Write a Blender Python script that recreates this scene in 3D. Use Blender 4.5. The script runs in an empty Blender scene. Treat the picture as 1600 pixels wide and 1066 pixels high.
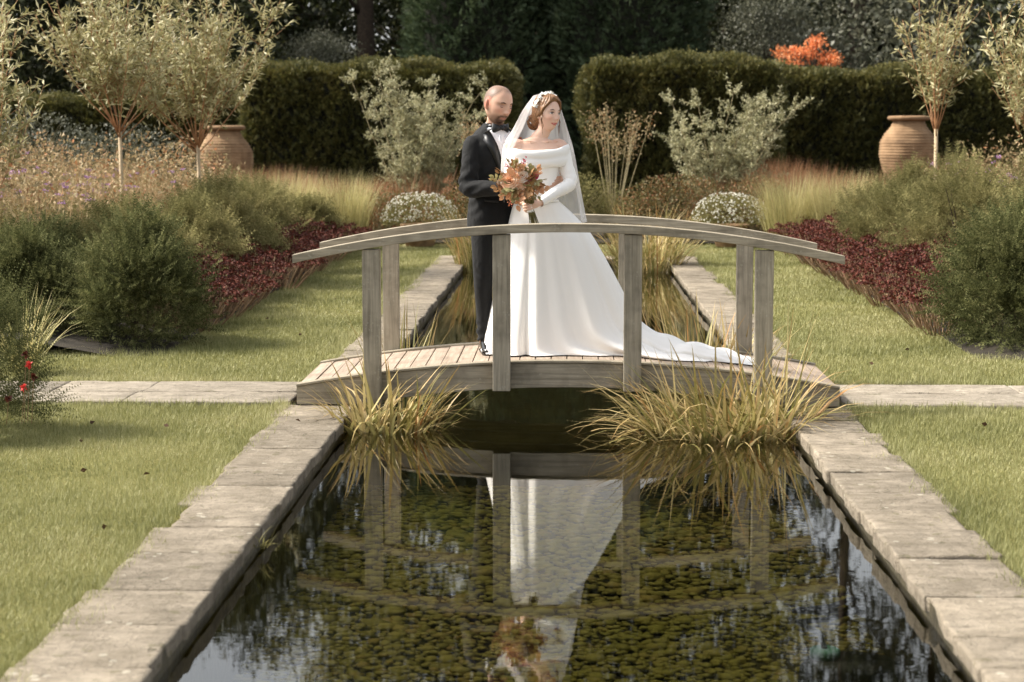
import bpy, bmesh, math, random
import numpy as np
from mathutils import Vector, Matrix, Euler
from mathutils.bvhtree import BVHTree

R = math.radians
rng = np.random.default_rng(7)
random.seed(7)
scene = bpy.context.scene
COL = scene.collection

# ------------------------------------------------------------------ camera, sky, sun, exposure
cam_d = bpy.data.cameras.new('camera')
cam = bpy.data.objects.new('camera', cam_d)
COL.objects.link(cam)
cam.location = (0, 0, 1.75)
cam.rotation_euler = (R(90 - 6.70), 0, R(1.77))
cam_d.lens = 63.0
cam_d.sensor_width = 36.0
cam_d.clip_start = 0.1
cam_d.clip_end = 1000
cam_d.dof.use_dof = True
cam_d.dof.focus_distance = 11.9
cam_d.dof.aperture_fstop = 3.5
scene.camera = cam

SUN_EL, SUN_AZ = R(46), R(-84)          # azimuth measured from +Y (away from the camera) towards +X
world = bpy.data.worlds.new('World')
scene.world = world
world.use_nodes = True
wn = world.node_tree
bg = wn.nodes['Background']
sky = wn.nodes.new('ShaderNodeTexSky')
sky.sky_type = 'NISHITA'
sky.sun_disc = False
sky.sun_elevation = SUN_EL
sky.sun_rotation = SUN_AZ
sky.dust_density = 3.0
sky.air_density = 1.0
hs = wn.nodes.new('ShaderNodeHueSaturation')
hs.inputs['Saturation'].default_value = 0.24
wn.links.new(sky.outputs[0], hs.inputs['Color'])
wn.links.new(hs.outputs[0], bg.inputs['Color'])
bg.inputs['Strength'].default_value = 0.105

sun_d = bpy.data.lights.new('sun', 'SUN')
sun_d.energy = 2.6
sun_d.angle = R(6)
sun_d.color = (1.0, 0.93, 0.82)
sun = bpy.data.objects.new('sun', sun_d)
COL.objects.link(sun)
sdir = Vector((math.sin(SUN_AZ) * math.cos(SUN_EL), math.cos(SUN_AZ) * math.cos(SUN_EL), math.sin(SUN_EL)))
sun.rotation_euler = sdir.to_track_quat('Z', 'Y').to_euler()
sun.location = (-20, 20, 30)

vs = scene.view_settings
vs.view_transform = 'Standard'
vs.look = 'None'
vs.gamma = 1.0
vs.use_curve_mapping = False
vs.exposure = 1.5
scene.cycles.max_bounces = 8
scene.cycles.transparent_max_bounces = 12
scene.cycles.caustics_reflective = False
scene.cycles.caustics_refractive = False
scene.cycles.use_denoising = True

# ------------------------------------------------------------------ helpers
def lin(r, g, b, k=1.0):
    def f(u):
        u = u / 255.0
        return (u / 12.92 if u <= 0.04045 else ((u + 0.055) / 1.055) ** 2.4) * k
    return (f(r), f(g), f(b), 1.0)

class NT:
    """small node helper"""
    def __init__(s, name):
        s.m = bpy.data.materials.new(name)
        s.m.use_nodes = True
        s.t = s.m.node_tree
        s.out = s.t.nodes['Material Output']
        s.b = s.t.nodes['Principled BSDF']
    def n(s, kind, **kw):
        nd = s.t.nodes.new('ShaderNode' + kind)
        for k, v in kw.items():
            if k in nd.inputs:
                nd.inputs[k].default_value = v
            else:
                setattr(nd, k, v)
        return nd
    def l(s, a, b):
        s.t.links.new(a, b)
    def coords(s, scale=(1, 1, 1), which='Object'):
        tc = s.n('TexCoord')
        mp = s.n('Mapping')
        mp.inputs['Scale'].default_value = scale
        s.l(tc.outputs[which], mp.inputs['Vector'])
        return mp.outputs[0]
    def noise(s, vec, scale, detail=4, rough=0.55, dist=0.0):
        nd = s.n('TexNoise')
        nd.inputs['Scale'].default_value = scale
        nd.inputs['Detail'].default_value = detail
        nd.inputs['Roughness'].default_value = rough
        nd.inputs['Distortion'].default_value = dist
        s.l(vec, nd.inputs['Vector'])
        return nd.outputs['Fac']
    def ramp(s, fac, stops):
        nd = s.n('ValToRGB')
        e = nd.color_ramp.elements
        while len(e) < len(stops):
            e.new(0.5)
        for el, (p, c) in zip(e, stops):
            el.position = p
            el.color = c if len(c) == 4 else (*c, 1)
        s.l(fac, nd.inputs['Fac'])
        return nd.outputs['Color']
    def mix(s, a, b, fac, mode='MIX'):
        nd = s.n('Mix')
        nd.data_type = 'RGBA'
        nd.blend_type = mode
        for sock, v in ((nd.inputs[6], a), (nd.inputs[7], b), (nd.inputs[0], fac)):
            if hasattr(v, 'is_linked'):
                s.l(v, sock)
            else:
                sock.default_value = v
        return nd.outputs[2]
    def math(s, op, a, b=0.0):
        nd = s.n('Math')
        nd.operation = op
        for sock, v in ((nd.inputs[0], a), (nd.inputs[1], b)):
            if hasattr(v, 'is_linked'):
                s.l(v, sock)
            else:
                sock.default_value = v
        return nd.outputs[0]
    def bump(s, h, strength=0.3, dist=0.01):
        nd = s.n('Bump')
        nd.inputs['Strength'].default_value = strength
        nd.inputs['Distance'].default_value = dist
        s.l(h, nd.inputs['Height'])
        s.l(nd.outputs[0], s.b.inputs['Normal'])
        return nd.outputs[0]
    def base(s, c):
        if hasattr(c, 'is_linked'):
            s.l(c, s.b.inputs['Base Color'])
        else:
            s.b.inputs['Base Color'].default_value = c
    def rough(s, v, spec=None):
        s.b.inputs['Roughness'].default_value = v
        if spec is not None:
            s.b.inputs['Specular IOR Level'].default_value = spec

def g(k):
    return (k, k, k, 1)

def m_leaf(name, stops, transl=0.3, rough=0.55, nscale=1.5, namt=0.45, tip=None, spec=0.35):
    """foliage: each leaf (mesh island) its own tone from the ramp, plus a slow drift; tip: colour towards the tip"""
    s = NT(name)
    geo = s.n('NewGeometry')
    nz = s.noise(s.coords(), nscale, 3)
    a = s.math('MULTIPLY', geo.outputs['Random Per Island'], 1 - namt)
    b = s.math('MULTIPLY', s.math('ADD', s.math('MULTIPLY', s.math('SUBTRACT', nz, 0.5), 2.2), 0.5), namt)
    c = s.ramp(s.math('ADD', a, b), stops)
    if tip:
        at = s.n('Attribute', attribute_name='t')
        f = s.math('POWER', at.outputs['Fac'], tip[1])
        f = s.math('MULTIPLY', f, s.math('MULTIPLY', s.math('FRACT', s.math('MULTIPLY', geo.outputs['Random Per Island'], 17.3)), tip[2]))
        c = s.mix(c, tip[0], f)
    s.base(c)
    s.rough(rough, spec)
    tr = s.n('BsdfTranslucent')
    s.l(c, tr.inputs['Color'])
    mx = s.n('MixShader')
    mx.inputs[0].default_value = transl
    s.l(s.b.outputs[0], mx.inputs[1])
    s.l(tr.outputs[0], mx.inputs[2])
    s.l(mx.outputs[0], s.out.inputs['Surface'])
    return s.m

def m_plain(name, c, rough=0.6, var=0.25, scale=8, bump=0.0, bscale=40, bdist=0.004, metal=0.0, spec=0.4, sx=(1, 1, 1)):
    s = NT(name)
    v = s.coords(sx)
    nz = s.noise(v, scale, 4)
    dark = tuple(x * (1 - var) for x in c[:3]) + (1,)
    lite = tuple(min(1, x * (1 + var)) for x in c[:3]) + (1,)
    s.base(s.ramp(nz, [(0.3, dark), (0.7, lite)]))
    s.rough(rough, spec)
    s.b.inputs['Metallic'].default_value = metal
    if bump:
        s.bump(s.noise(v, bscale, 4), bump, bdist)
    return s.m

# ---- mesh building
def np_mesh(name, V, tris=None, quads=None, t=None, smooth=False):
    me = bpy.data.meshes.new(name)
    V = np.asarray(V, dtype=np.float32).reshape(-1, 3)
    nt = 0 if tris is None else len(tris)
    nq = 0 if quads is None else len(quads)
    me.vertices.add(len(V))
    me.vertices.foreach_set('co', V.ravel())
    idx = []
    if nt: idx.append(np.asarray(tris, dtype=np.int32).ravel())
    if nq: idx.append(np.asarray(quads, dtype=np.int32).ravel())
    idx = np.concatenate(idx)
    me.loops.add(len(idx))
    me.loops.foreach_set('vertex_index', idx)
    me.polygons.add(nt + nq)
    st = np.concatenate([np.arange(nt) * 3, nt * 3 + np.arange(nq) * 4]).astype(np.int32)
    me.polygons.foreach_set('loop_start', st)
    if smooth:
        me.polygons.foreach_set('use_smooth', np.ones(nt + nq, dtype=bool))
    if t is not None:
        a = me.attributes.new('t', 'FLOAT', 'POINT')
        a.data.foreach_set('value', np.asarray(t, dtype=np.float32))
    me.update()
    return me

def obj(name, me, mat=None, parent=None, loc=None, rot=None):
    o = bpy.data.objects.new(name, me)
    COL.objects.link(o)
    if mat is not None and me is not None and not me.materials:
        me.materials.append(mat)
    if parent is not None:
        o.parent = parent
    if loc is not None:
        o.location = loc
    if rot is not None:
        o.rotation_euler = rot
    return o

def tag(o, label=None, cat=None, group=None, kind=None):
    if label: o['label'] = label
    if cat: o['category'] = cat
    if group: o['group'] = group
    if kind: o['kind'] = kind
    return o

def thing(name, label, cat, loc=(0, 0, 0), rz=0.0, group=None):
    o = bpy.data.objects.new(name, None)
    o.empty_display_size = 0.1
    COL.objects.link(o)
    o.location = loc
    o.rotation_euler = (0, 0, rz)
    return tag(o, label, cat, group)

def dup(root, loc, rz=0.0, scale=1.0, label=None, group=None):
    r = root.copy()
    COL.objects.link(r)
    r.location = loc
    r.rotation_euler = (0, 0, rz)
    r.scale = (scale,) * 3 if not hasattr(scale, '__len__') else scale
    if label: r['label'] = label
    if group: r['group'] = group
    for ch in list(root.children):
        c = ch.copy()
        COL.objects.link(c)
        c.parent = r
        for gch in list(ch.children):
            d = gch.copy()
            COL.objects.link(d)
            d.parent = c
    return r

class MB:
    def __init__(s):
        s.v, s.f = [], []
    def add(s, V, F):
        o = len(s.v)
        s.v += [tuple(map(float, p)) for p in V]
        s.f += [tuple(int(i) + o for i in q) for q in F]
        return s
    def box(s, c, d, rot=None):
        hx, hy, hz = d[0] / 2, d[1] / 2, d[2] / 2
        P = [Vector((x, y, z)) for z in (-hz, hz) for y in (-hy, hy) for x in (-hx, hx)]
        if rot is not None:
            m = rot if isinstance(rot, Matrix) else Euler(rot).to_matrix()
            P = [m @ p for p in P]
        P = [p + Vector(c) for p in P]
        return s.add(P, [(0, 2, 3, 1), (4, 5, 7, 6), (0, 1, 5, 4), (2, 6, 7, 3), (1, 3, 7, 5), (0, 4, 6, 2)])
    def loft(s, rings, cap=True):
        """rings: list of lists of points, same count, closed loops"""
        n = len(rings[0])
        V = [p for r in rings for p in r]
        F = []
        for i in range(len(rings) - 1):
            for j in range(n):
                k = (j + 1) % n
                F.append((i * n + j, i * n + k, (i + 1) * n + k, (i + 1) * n + j))
        if cap:
            F.append(tuple(reversed(range(n))))
            F.append(tuple((len(rings) - 1) * n + j for j in range(n)))
        return s.add(V, F)
    def tube(s, pts, rad, n=8, flat=1.0, cap=True, side=None):
        pts = [Vector(p) for p in pts]
        if not hasattr(rad, '__len__'):
            rad = [rad] * len(pts)
        rings = []
        ref = Vector(side) if side else None
        for i, p in enumerate(pts):
            a = pts[max(0, i - 1)]
            b = pts[min(len(pts) - 1, i + 1)]
            d = (b - a).normalized()
            if ref is None:
                ref = d.orthogonal()
            u = (ref - d * ref.dot(d))
            u = u.normalized() if u.length > 1e-6 else d.orthogonal().normalized()
            if side is None:
                ref = u
            w = d.cross(u)
            r = rad[i]
            rings.append([p + u * (r * math.cos(2 * math.pi * k / n)) + w * (r * flat * math.sin(2 * math.pi * k / n)) for k in range(n)])
        return s.loft(rings, cap)
    def lathe(s, prof, n=32, c=(0, 0, 0), cap=True):
        rings = [[(c[0] + r * math.cos(2 * math.pi * k / n), c[1] + r * math.sin(2 * math.pi * k / n), c[2] + z) for k in range(n)] for r, z in prof]
        return s.loft(rings, cap)
    def ell(s, c, r, seg=16, rings=10, rot=None):
        m = None
        if rot is not None:
            m = rot if isinstance(rot, Matrix) else Euler(rot).to_matrix()
        rr = []
        for i in range(1, rings):
            a = math.pi * i / rings - math.pi / 2
            ring = []
            for k in range(seg):
                b = 2 * math.pi * k / seg
                p = Vector((r[0] * math.cos(a) * math.cos(b), r[1] * math.cos(a) * math.sin(b), r[2] * math.sin(a)))
                if m: p = m @ p
                ring.append(p + Vector(c))
            rr.append(ring)
        bot = Vector((0, 0, -r[2])); top = Vector((0, 0, r[2]))
        if m: bot, top = m @ bot, m @ top
        o = len(s.v)
        s.loft(rr, cap=False)
        n0 = len(s.v)
        s.v += [tuple(bot + Vector(c)), tuple(top + Vector(c))]
        L = (rings - 2) * seg
        for k in range(seg):
            s.f.append((n0, o + (k + 1) % seg, o + k))
            s.f.append((n0 + 1, o + L + k, o + L + (k + 1) % seg))
        return s
    def mesh(s, name, smooth=False):
        me = bpy.data.meshes.new(name)
        me.from_pydata(s.v, [], s.f)
        if smooth:
            me.polygons.foreach_set('use_smooth', np.ones(len(me.polygons), dtype=bool))
        me.update()
        return me
    def build(s, name, mat, parent=None, smooth=False, loc=None, rot=None, bevel=0.0):
        me = s.mesh(name, smooth)
        if bevel:
            bm = bmesh.new(); bm.from_mesh(me)
            bmesh.ops.bevel(bm, geom=list(bm.edges), offset=bevel, segments=1, affect='EDGES', profile=0.5)
            bm.to_mesh(me); bm.free()
        return obj(name, me, mat, parent, loc, rot)

def unit(a):
    return a / np.maximum(np.linalg.norm(a, axis=-1, keepdims=True), 1e-9)

def rdir(n, rg=rng):
    return unit(rg.normal(size=(n, 3)))

def leaves(P, D, L, W, rg=rng, fold=0.25):
    """diamond leaves: base P, direction D; returns V, quads"""
    n = len(P)
    D = unit(D)
    S = unit(np.cross(D, rdir(n, rg)))
    N = np.cross(D, S)
    L = np.broadcast_to(np.asarray(L, float), (n,))[:, None]
    W = np.broadcast_to(np.asarray(W, float), (n,))[:, None]
    m = P + D * L * 0.45 - N * W * fold
    V = np.stack([P, m + S * W * 0.5, P + D * L, m - S * W * 0.5], 1)
    q = np.arange(n)[:, None] * 4 + np.array([0, 1, 2, 3])[None]
    return V.reshape(-1, 3), q

def sprigs(P, D, L, nn, nl, nw, rg=rng, ang=0.95):
    """feathery shoots: stem from P along D with nn needles each side (one triangle each)"""
    n = len(P)
    D = unit(D)
    S = unit(np.cross(D, rdir(n, rg)))
    L = np.broadcast_to(np.asarray(L, float), (n,))
    t = (np.arange(nn) + 0.4) / nn
    V = []
    for sgn in (-1, 1):
        base = P[:, None, :] + D[:, None, :] * (L[:, None, None] * t[None, :, None])
        dirn = D[:, None, :] * math.cos(ang) + sgn * S[:, None, :] * math.sin(ang) + rg.normal(size=(n, nn, 3)) * 0.12
        ln = nl * (1.05 - 0.55 * t)[None, :, None]
        tip = base + dirn * ln
        w = D[:, None, :] * nw
        V.append(np.stack([base - w, base + w, tip], 2))
    V = np.concatenate(V, 1).reshape(-1, 3)
    return V, np.arange(len(V)).reshape(-1, 3)

def blades(base, az, length, lean, bend, width, K=4, rg=rng, twist=0.35):
    """tapered curved ribbons; returns V, tris, quads, t"""
    n = len(base)
    az = np.asarray(az); lean = np.asarray(lean); bend = np.asarray(bend)
    hd = np.stack([np.cos(az), np.sin(az), np.zeros(n)], 1)
    sd = np.stack([-np.sin(az + rg.normal(size=n) * twist), np.cos(az + rg.normal(size=n) * twist), np.zeros(n)], 1)
    p = base.copy()
    rows, ts = [], []
    for k in range(K + 1):
        u = k / K
        w = width * (1 - u ** 2.2) * (0.65 + 0.35 * min(1, u * 4))
        if k < K:
            rows.append(np.stack([p - sd * (w / 2)[:, None], p + sd * (w / 2)[:, None]], 1))
        else:
            rows.append(p[:, None, :])
        a = lean + bend * (u + 0.5 / K) ** 1.4
        p = p + (hd * np.sin(a)[:, None] + np.array([0, 0, 1.0]) * np.cos(a)[:, None]) * (length / K)[:, None]
    V = np.concatenate(rows, 1)
    nv = 2 * K + 1
    o = np.arange(n)[:, None] * nv
    Q = np.concatenate([o + np.array([2 * k, 2 * k + 1, 2 * k + 3, 2 * k + 2]) for k in range(K - 1)], 0) if K > 1 else None
    T = o + np.array([2 * K - 2, 2 * K - 1, 2 * K])
    t = np.tile(np.concatenate([np.repeat(np.arange(K) / K, 2), [1.0]]), n)
    return V.reshape(-1, 3), T, Q, t

def cat_mesh(name, parts, smooth=False):
    """join several (V, tris, quads, t) into one mesh"""
    Vs, Ts, Qs, tt, o = [], [], [], [], 0
    for V, T, Q, t in parts:
        Vs.append(V)
        if T is not None: Ts.append(np.asarray(T) + o)
        if Q is not None: Qs.append(np.asarray(Q) + o)
        tt.append(np.zeros(len(V)) if t is None else t)
        o += len(V)
    return np_mesh(name, np.concatenate(Vs), np.concatenate(Ts) if Ts else None, np.concatenate(Qs) if Qs else None, np.concatenate(tt), smooth)

def inter(x, xs, ys):
    return np.interp(x, xs, ys)

def smooth01(a, b, x):
    u = np.clip((x - a) / (b - a), 0, 1)
    return u * u * (3 - 2 * u)

# ------------------------------------------------------------------ materials of the setting
def m_stone(name, a, b, lichen=0.5):
    s = NT(name)
    v = s.coords()
    oi = s.n('ObjectInfo')
    n1 = s.noise(v, 5, 6, 0.6)
    n2 = s.noise(s.coords((1, 3.2, 3)), 5, 6, 0.7, 0.5)
    c = s.ramp(n1, [(0.3, a), (0.72, b)])
    c = s.mix(c, tuple(x * 0.62 for x in a[:3]) + (1,), s.ramp(n2, [(0.46, g(0)), (0.75, g(0.75))]))
    vo = s.n('TexVoronoi')
    vo.inputs['Scale'].default_value = 13
    s.l(v, vo.inputs['Vector'])
    spot = s.math('MULTIPLY', s.math('LESS_THAN', vo.outputs['Distance'], 0.2), s.math('GREATER_THAN', s.noise(v, 3.1, 2), 0.56))
    c = s.mix(c, lin(196, 190, 172), s.math('MULTIPLY', spot, lichen))
    c = s.mix(c, lin(96, 92, 62), s.math('MULTIPLY', s.math('GREATER_THAN', s.noise(v, 9, 5, 0.7), 0.62), 0.5))
    c = s.mix(c, tuple(x * 0.45 for x in a[:3]) + (1,), s.ramp(s.noise(v, 22, 6, 0.75), [(0.52, g(0)), (0.7, g(0.6))]))
    ck = s.n('TexVoronoi', feature='DISTANCE_TO_EDGE')
    ck.inputs['Scale'].default_value = 2.6
    wv = s.n('VectorMath'); wv.operation = 'ADD'
    nzv = s.n('TexNoise'); nzv.inputs['Scale'].default_value = 6
    s.l(v, nzv.inputs['Vector']); s.l(v, wv.inputs[0]); s.l(nzv.outputs['Color'], wv.inputs[1]); s.l(wv.outputs[0], ck.inputs['Vector'])
    crack = s.math('MULTIPLY', s.math('LESS_THAN', ck.outputs['Distance'], 0.006), s.math('GREATER_THAN', s.noise(v, 1.7, 2), 0.5))
    c = s.mix(c, lin(52, 48, 38), s.math('MULTIPLY', crack, 0.7))
    c = s.mix(c, g(0.0), s.math('MULTIPLY', oi.outputs['Random'], 0.3))
    s.base(c)
    s.rough(0.9, 0.2)
    s.bump(s.math('ADD', s.noise(v, 28, 6, 0.7), s.math('MULTIPLY', n2, 0.8)), 0.9, 0.016)
    return s.m

def m_wood(name, axis, a, b, moss=0.3):
    sc = [55, 55, 55]
    sc[axis] = 2.5
    s = NT(name)
    v = s.coords(sc)
    v1 = s.coords()
    n1 = s.noise(v, 1.0, 6, 0.65, 0.3)
    n2 = s.noise(v1, 6, 5, 0.6)
    oi = s.n('ObjectInfo')
    c = s.ramp(n1, [(0.28, a), (0.7, b)])
    c = s.mix(c, tuple(x * 0.5 for x in a[:3]) + (1,), s.ramp(n2, [(0.45, g(0)), (0.8, g(0.7))]))
    vo = s.n('TexVoronoi')
    vo.inputs['Scale'].default_value = 42
    s.l(v1, vo.inputs['Vector'])
    sp = s.math('MULTIPLY', s.math('LESS_THAN', vo.outputs['Distance'], 0.28), s.math('GREATER_THAN', s.noise(v1, 7, 3), 0.55))
    c = s.mix(c, lin(176, 172, 156), s.math('MULTIPLY', sp, moss))
    c = s.mix(c, g(0), s.math('MULTIPLY', oi.outputs['Random'], 0.15))
    s.base(c)
    s.rough(0.85, 0.2)
    s.bump(n1, 0.5, 0.004)
    return s.m

M_STONE = m_stone('coping_sandstone', lin(124, 114, 98), lin(168, 156, 138))
M_SLAB = m_stone('path_sandstone', lin(142, 132, 116), lin(180, 169, 152), 0.2)
M_WALL = m_plain('wet_canal_wall', lin(62, 56, 40), 0.45, 0.5, 6, 0.6, 20, 0.02)
M_BED = m_plain('silt_with_bridge_shade', lin(70, 64, 34), 0.9, 0.35, 2.5, 0.4, 30, 0.01)  # bed silt, darkened to carry the shade under the bridge in its colour
M_PEB = None
s = NT('algae_pebbles')
geo = s.n('NewGeometry')
oi = s.n('ObjectInfo')
rn = s.math('FRACT', s.math('ADD', geo.outputs['Random Per Island'], oi.outputs['Random']))
pc = s.ramp(rn, [(0.0, lin(150, 140, 78)), (0.35, lin(172, 160, 92)), (0.7, lin(186, 172, 104)), (1.0, lin(174, 148, 90))])
pc = s.mix(pc, lin(162, 156, 76), s.ramp(s.noise(s.coords(), 1.3, 4), [(0.4, g(0)), (0.65, g(0.8))]))
s.base(pc); s.rough(0.8, 0.2)
s.bump(s.noise(s.coords(), 60, 4), 0.4, 0.006)
M_PEB = s.m
M_SOIL = m_plain('bed_soil', lin(44, 38, 28), 0.95, 0.4, 6, 0.6, 30, 0.03)
M_WX = m_wood('weathered_oak_along_bridge', 0, lin(124, 115, 98), lin(176, 165, 145))
M_WY = m_wood('weathered_deck_board', 1, lin(142, 126, 110), lin(186, 168, 150), 0.1)
M_WZ = m_wood('weathered_oak_post', 2, lin(126, 118, 102), lin(178, 168, 149))
# turf under the blades
s = NT('turf')
v = s.coords()
tc = s.ramp(s.noise(v, 1.1, 5), [(0.3, lin(104, 102, 56)), (0.7, lin(142, 138, 86))])
tc = s.mix(tc, lin(140, 128, 84), s.ramp(s.noise(v, 24, 5, 0.7), [(0.5, g(0)), (0.75, g(0.7))]))
s.base(tc); s.rough(0.95, 0.1)
s.bump(s.noise(v, 90, 5, 0.8), 0.9, 0.02)
M_TURF = s.m
M_BLADE = m_leaf('grass_blade', [(0.1, lin(102, 105, 60)), (0.4, lin(139, 139, 87)), (0.7, lin(167, 164, 114)), (1.0, lin(194, 184, 143))], 0.3, 0.55, 0.9, 0.5)

# ------------------------------------------------------------------ ground
def sheet(name, x0, x1, y0, y1, z, mat, nx=1, ny=1, amp=0.0):
    X, Y = np.meshgrid(np.linspace(x0, x1, nx + 1), np.linspace(y0, y1, ny + 1))
    Z = np.full_like(X, z)
    if amp:
        Z = Z + amp * (np.sin(X * 1.7 + 0.6 * Y) + np.sin(Y * 1.3 - X) + np.sin(X * 3.1 + Y * 2.3)) / 3
    V = np.stack([X.ravel(), Y.ravel(), Z.ravel()], 1)
    i = (np.arange(ny)[:, None] * (nx + 1) + np.arange(nx)[None]).ravel()
    q = np.stack([i, i + 1, i + nx + 2, i + nx + 1], 1)
    return obj(name, np_mesh(name, V, None, q, smooth=True), mat)

CW, CO = 1.375, 1.80            # canal half width, outer edge of coping
CY0, CY1 = 1.5, 24.6
WATER = -0.095
# ground: one sheet to the horizon with the canal cut out of it
gm = MB()
xs = [-400, -CW - 0.02, CW + 0.02, 400]
ys = [-200, CY0 - 0.02, CY1 + 0.02, 600]
for i in range(3):
    for j in range(3):
        if i == 1 and j == 1:
            continue
        gm.add([(xs[i], ys[j], -0.06), (xs[i + 1], ys[j], -0.06), (xs[i + 1], ys[j + 1], -0.06), (xs[i], ys[j + 1], -0.06)], [(0, 1, 2, 3)])
tag(gm.build('ground', M_SOIL), kind='structure')
for nm, x0, x1, y0, y1 in (('lawn', -3.25, -CO + 0.03, 1.5, 11.42), ('lawn', CO - 0.03, 3.25, 1.5, 11.42), ('lawn', -3.25, -CO + 0.03, 12.45, 27.8), ('lawn', CO - 0.03, 3.25, 12.45, 27.8),
                           ('lawn', -6.0, -3.25, 1.5, 11.42), ('lawn', 3.25, 6.0, 1.5, 11.42), ('lawn', -6.5, -3.25, 12.45, 14.3), ('lawn', 3.25, 6.5, 12.45, 14.3), ('lawn', -CO + 0.03, CO - 0.03, CY1 + 0.45, 27.8)):
    tag(sheet(nm, x0, x1, y0, y1, -0.022, M_TURF, 30, 60, 0.008), kind='structure')
for sg in (-1, 1):     # soil of the planted beds, gently mounded
    nx, ny = 30, 30
    X, Y = np.meshgrid(np.linspace(3.15, 16, nx + 1), np.linspace(13.9, 36, ny + 1))
    Z = -0.03 + 0.16 * smooth01(3.15, 4.6, X) + 0.04 * np.sin(X * 3) * np.sin(Y * 2)
    V = np.stack([sg * X.ravel(), Y.ravel(), Z.ravel()], 1)
    i = (np.arange(ny)[:, None] * (nx + 1) + np.arange(nx)[None]).ravel()
    q = np.stack([i, i + 1, i + nx + 2, i + nx + 1], 1)
    tag(obj('planting_bed', np_mesh('planting_bed', V, None, q, smooth=True), M_SOIL), kind='structure')
tag(sheet('planting_bed', -5, 5, 27.9, 36, 0.02, M_SOIL), kind='structure')

# grass blades
def lawn_pts(x0, x1, y0, y1, dens):
    n = int((x1 - x0) * (y1 - y0) * dens)
    return np.stack([rng.uniform(x0, x1, n), rng.uniform(y0, y1, n), np.full(n, -0.022)], 1)
P = np.concatenate([
    lawn_pts(-3.6, -CO + 0.02, 5.0, 8.5, 12500), lawn_pts(-3.25, -CO + 0.02, 8.5, 11.42, 9500),
    lawn_pts(CO - 0.02, 3.1, 5.8, 8.5, 12500), lawn_pts(CO - 0.02, 3.25, 8.5, 11.42, 9500),
    lawn_pts(-3.2, -CO + 0.02, 12.45, 17, 5500), lawn_pts(CO - 0.02, 3.2, 12.45, 17, 5500),
    lawn_pts(-3.2, -CO + 0.02, 17, 27.6, 2200), lawn_pts(CO - 0.02, 3.2, 17, 27.6, 2200), lawn_pts(-CO, CO, 25.1, 27.6, 2000), lawn_pts(3.1, 4.0, 8.6, 11.42, 8000), lawn_pts(-3.9, -3.2, 8.5, 11.42, 8000), lawn_pts(-4.7, -3.2, 12.45, 14.2, 5000), lawn_pts(3.2, 4.6, 12.45, 14.2, 5000)])
n = len(P)
patch = 0.5 + 0.5 * np.sin(P[:, 0] * 2.3 + 1.3 * np.sin(P[:, 1] * 1.1)) * np.sin(P[:, 1] * 1.9 + P[:, 0])
far = np.clip(P[:, 1] / 11, 0.8, 2.0)
edge = np.where(np.abs(np.abs(P[:, 0]) - CO) < 0.09, 1.5, 1.0)
Lb = (0.022 + 0.022 * rng.random(n)) * (0.75 + 0.5 * patch) * np.sqrt(far) * edge
hd = rng.uniform(0, 2 * math.pi, n)
ln = np.abs(rng.normal(0.45, 0.35, n))
side = np.stack([-np.sin(hd), np.cos(hd), np.zeros(n)], 1) * (0.0016 + 0.0012 * rng.random(n))[:, None] * (far ** 1.3)[:, None]
tipv = P + np.stack([np.cos(hd) * np.sin(ln), np.sin(hd) * np.sin(ln), np.cos(ln)], 1) * Lb[:, None]
V = np.stack([P - side, P + side, tipv], 1).reshape(-1, 3)
tag(obj('grass', np_mesh('grass', V, np.arange(len(V)).reshape(-1, 3)), M_BLADE), 'short green lawn grass growing on both sides of the canal', 'grass', kind='stuff')
# longer tufts creeping over the stone edges
P = []
for sg in (-1, 1):
    for k in range(150):
        y = rng.uniform(5, 26)
        if 11.3 < y < 12.5: continue
        c = np.array([sg * (CO + rng.normal(-0.02, 0.035)), y, -0.02])
        P.append(c + rng.normal(size=(26, 3)) * np.array([0.03, 0.06, 0.0]))
for sg in (-1, 1):
    for k in range(70):
        c = np.array([sg * rng.uniform(CO, 4.0), rng.choice([11.44, 12.44]) + rng.normal(0, 0.02), -0.02])
        P.append(c + rng.normal(size=(22, 3)) * np.array([0.07, 0.02, 0.0]))
P = np.concatenate(P); n = len(P)
tag(obj('edge_grass', cat_mesh('edge_grass', [blades(P, rng.uniform(0, 6.28, n), rng.uniform(0.03, 0.075, n), np.abs(rng.normal(0.3, 0.2, n)), rng.uniform(0.2, 1.2, n), rng.uniform(0.002, 0.004, n), 2)]), M_BLADE),
    'longer grass tufts creeping over the stone edging', 'grass', kind='stuff')

# ------------------------------------------------------------------ canal: walls, bed, water, coping stones, paths
wb = MB()
for sg in (-1, 1):
    wb.add([(sg * CW, CY0, -0.02), (sg * CW, CY1, -0.02), (sg * CW, CY1, -0.75), (sg * CW, CY0, -0.75)], [(0, 1, 2, 3)])
wb.add([(-CW, CY1, -0.02), (CW, CY1, -0.02), (CW, CY1, -0.75), (-CW, CY1, -0.75)], [(0, 1, 2, 3)])
wb.add([(-CW, CY0, -0.02), (CW, CY0, -0.02), (CW, CY0, -0.75), (-CW, CY0, -0.75)], [(0, 1, 2, 3)])
tag(wb.build('canal_wall', M_WALL), kind='structure')
bed = tag(sheet('canal_bed', -CW, CW, CY0, CY1, -0.50, M_BED, 20, 120, 0.02), kind='structure')

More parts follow.
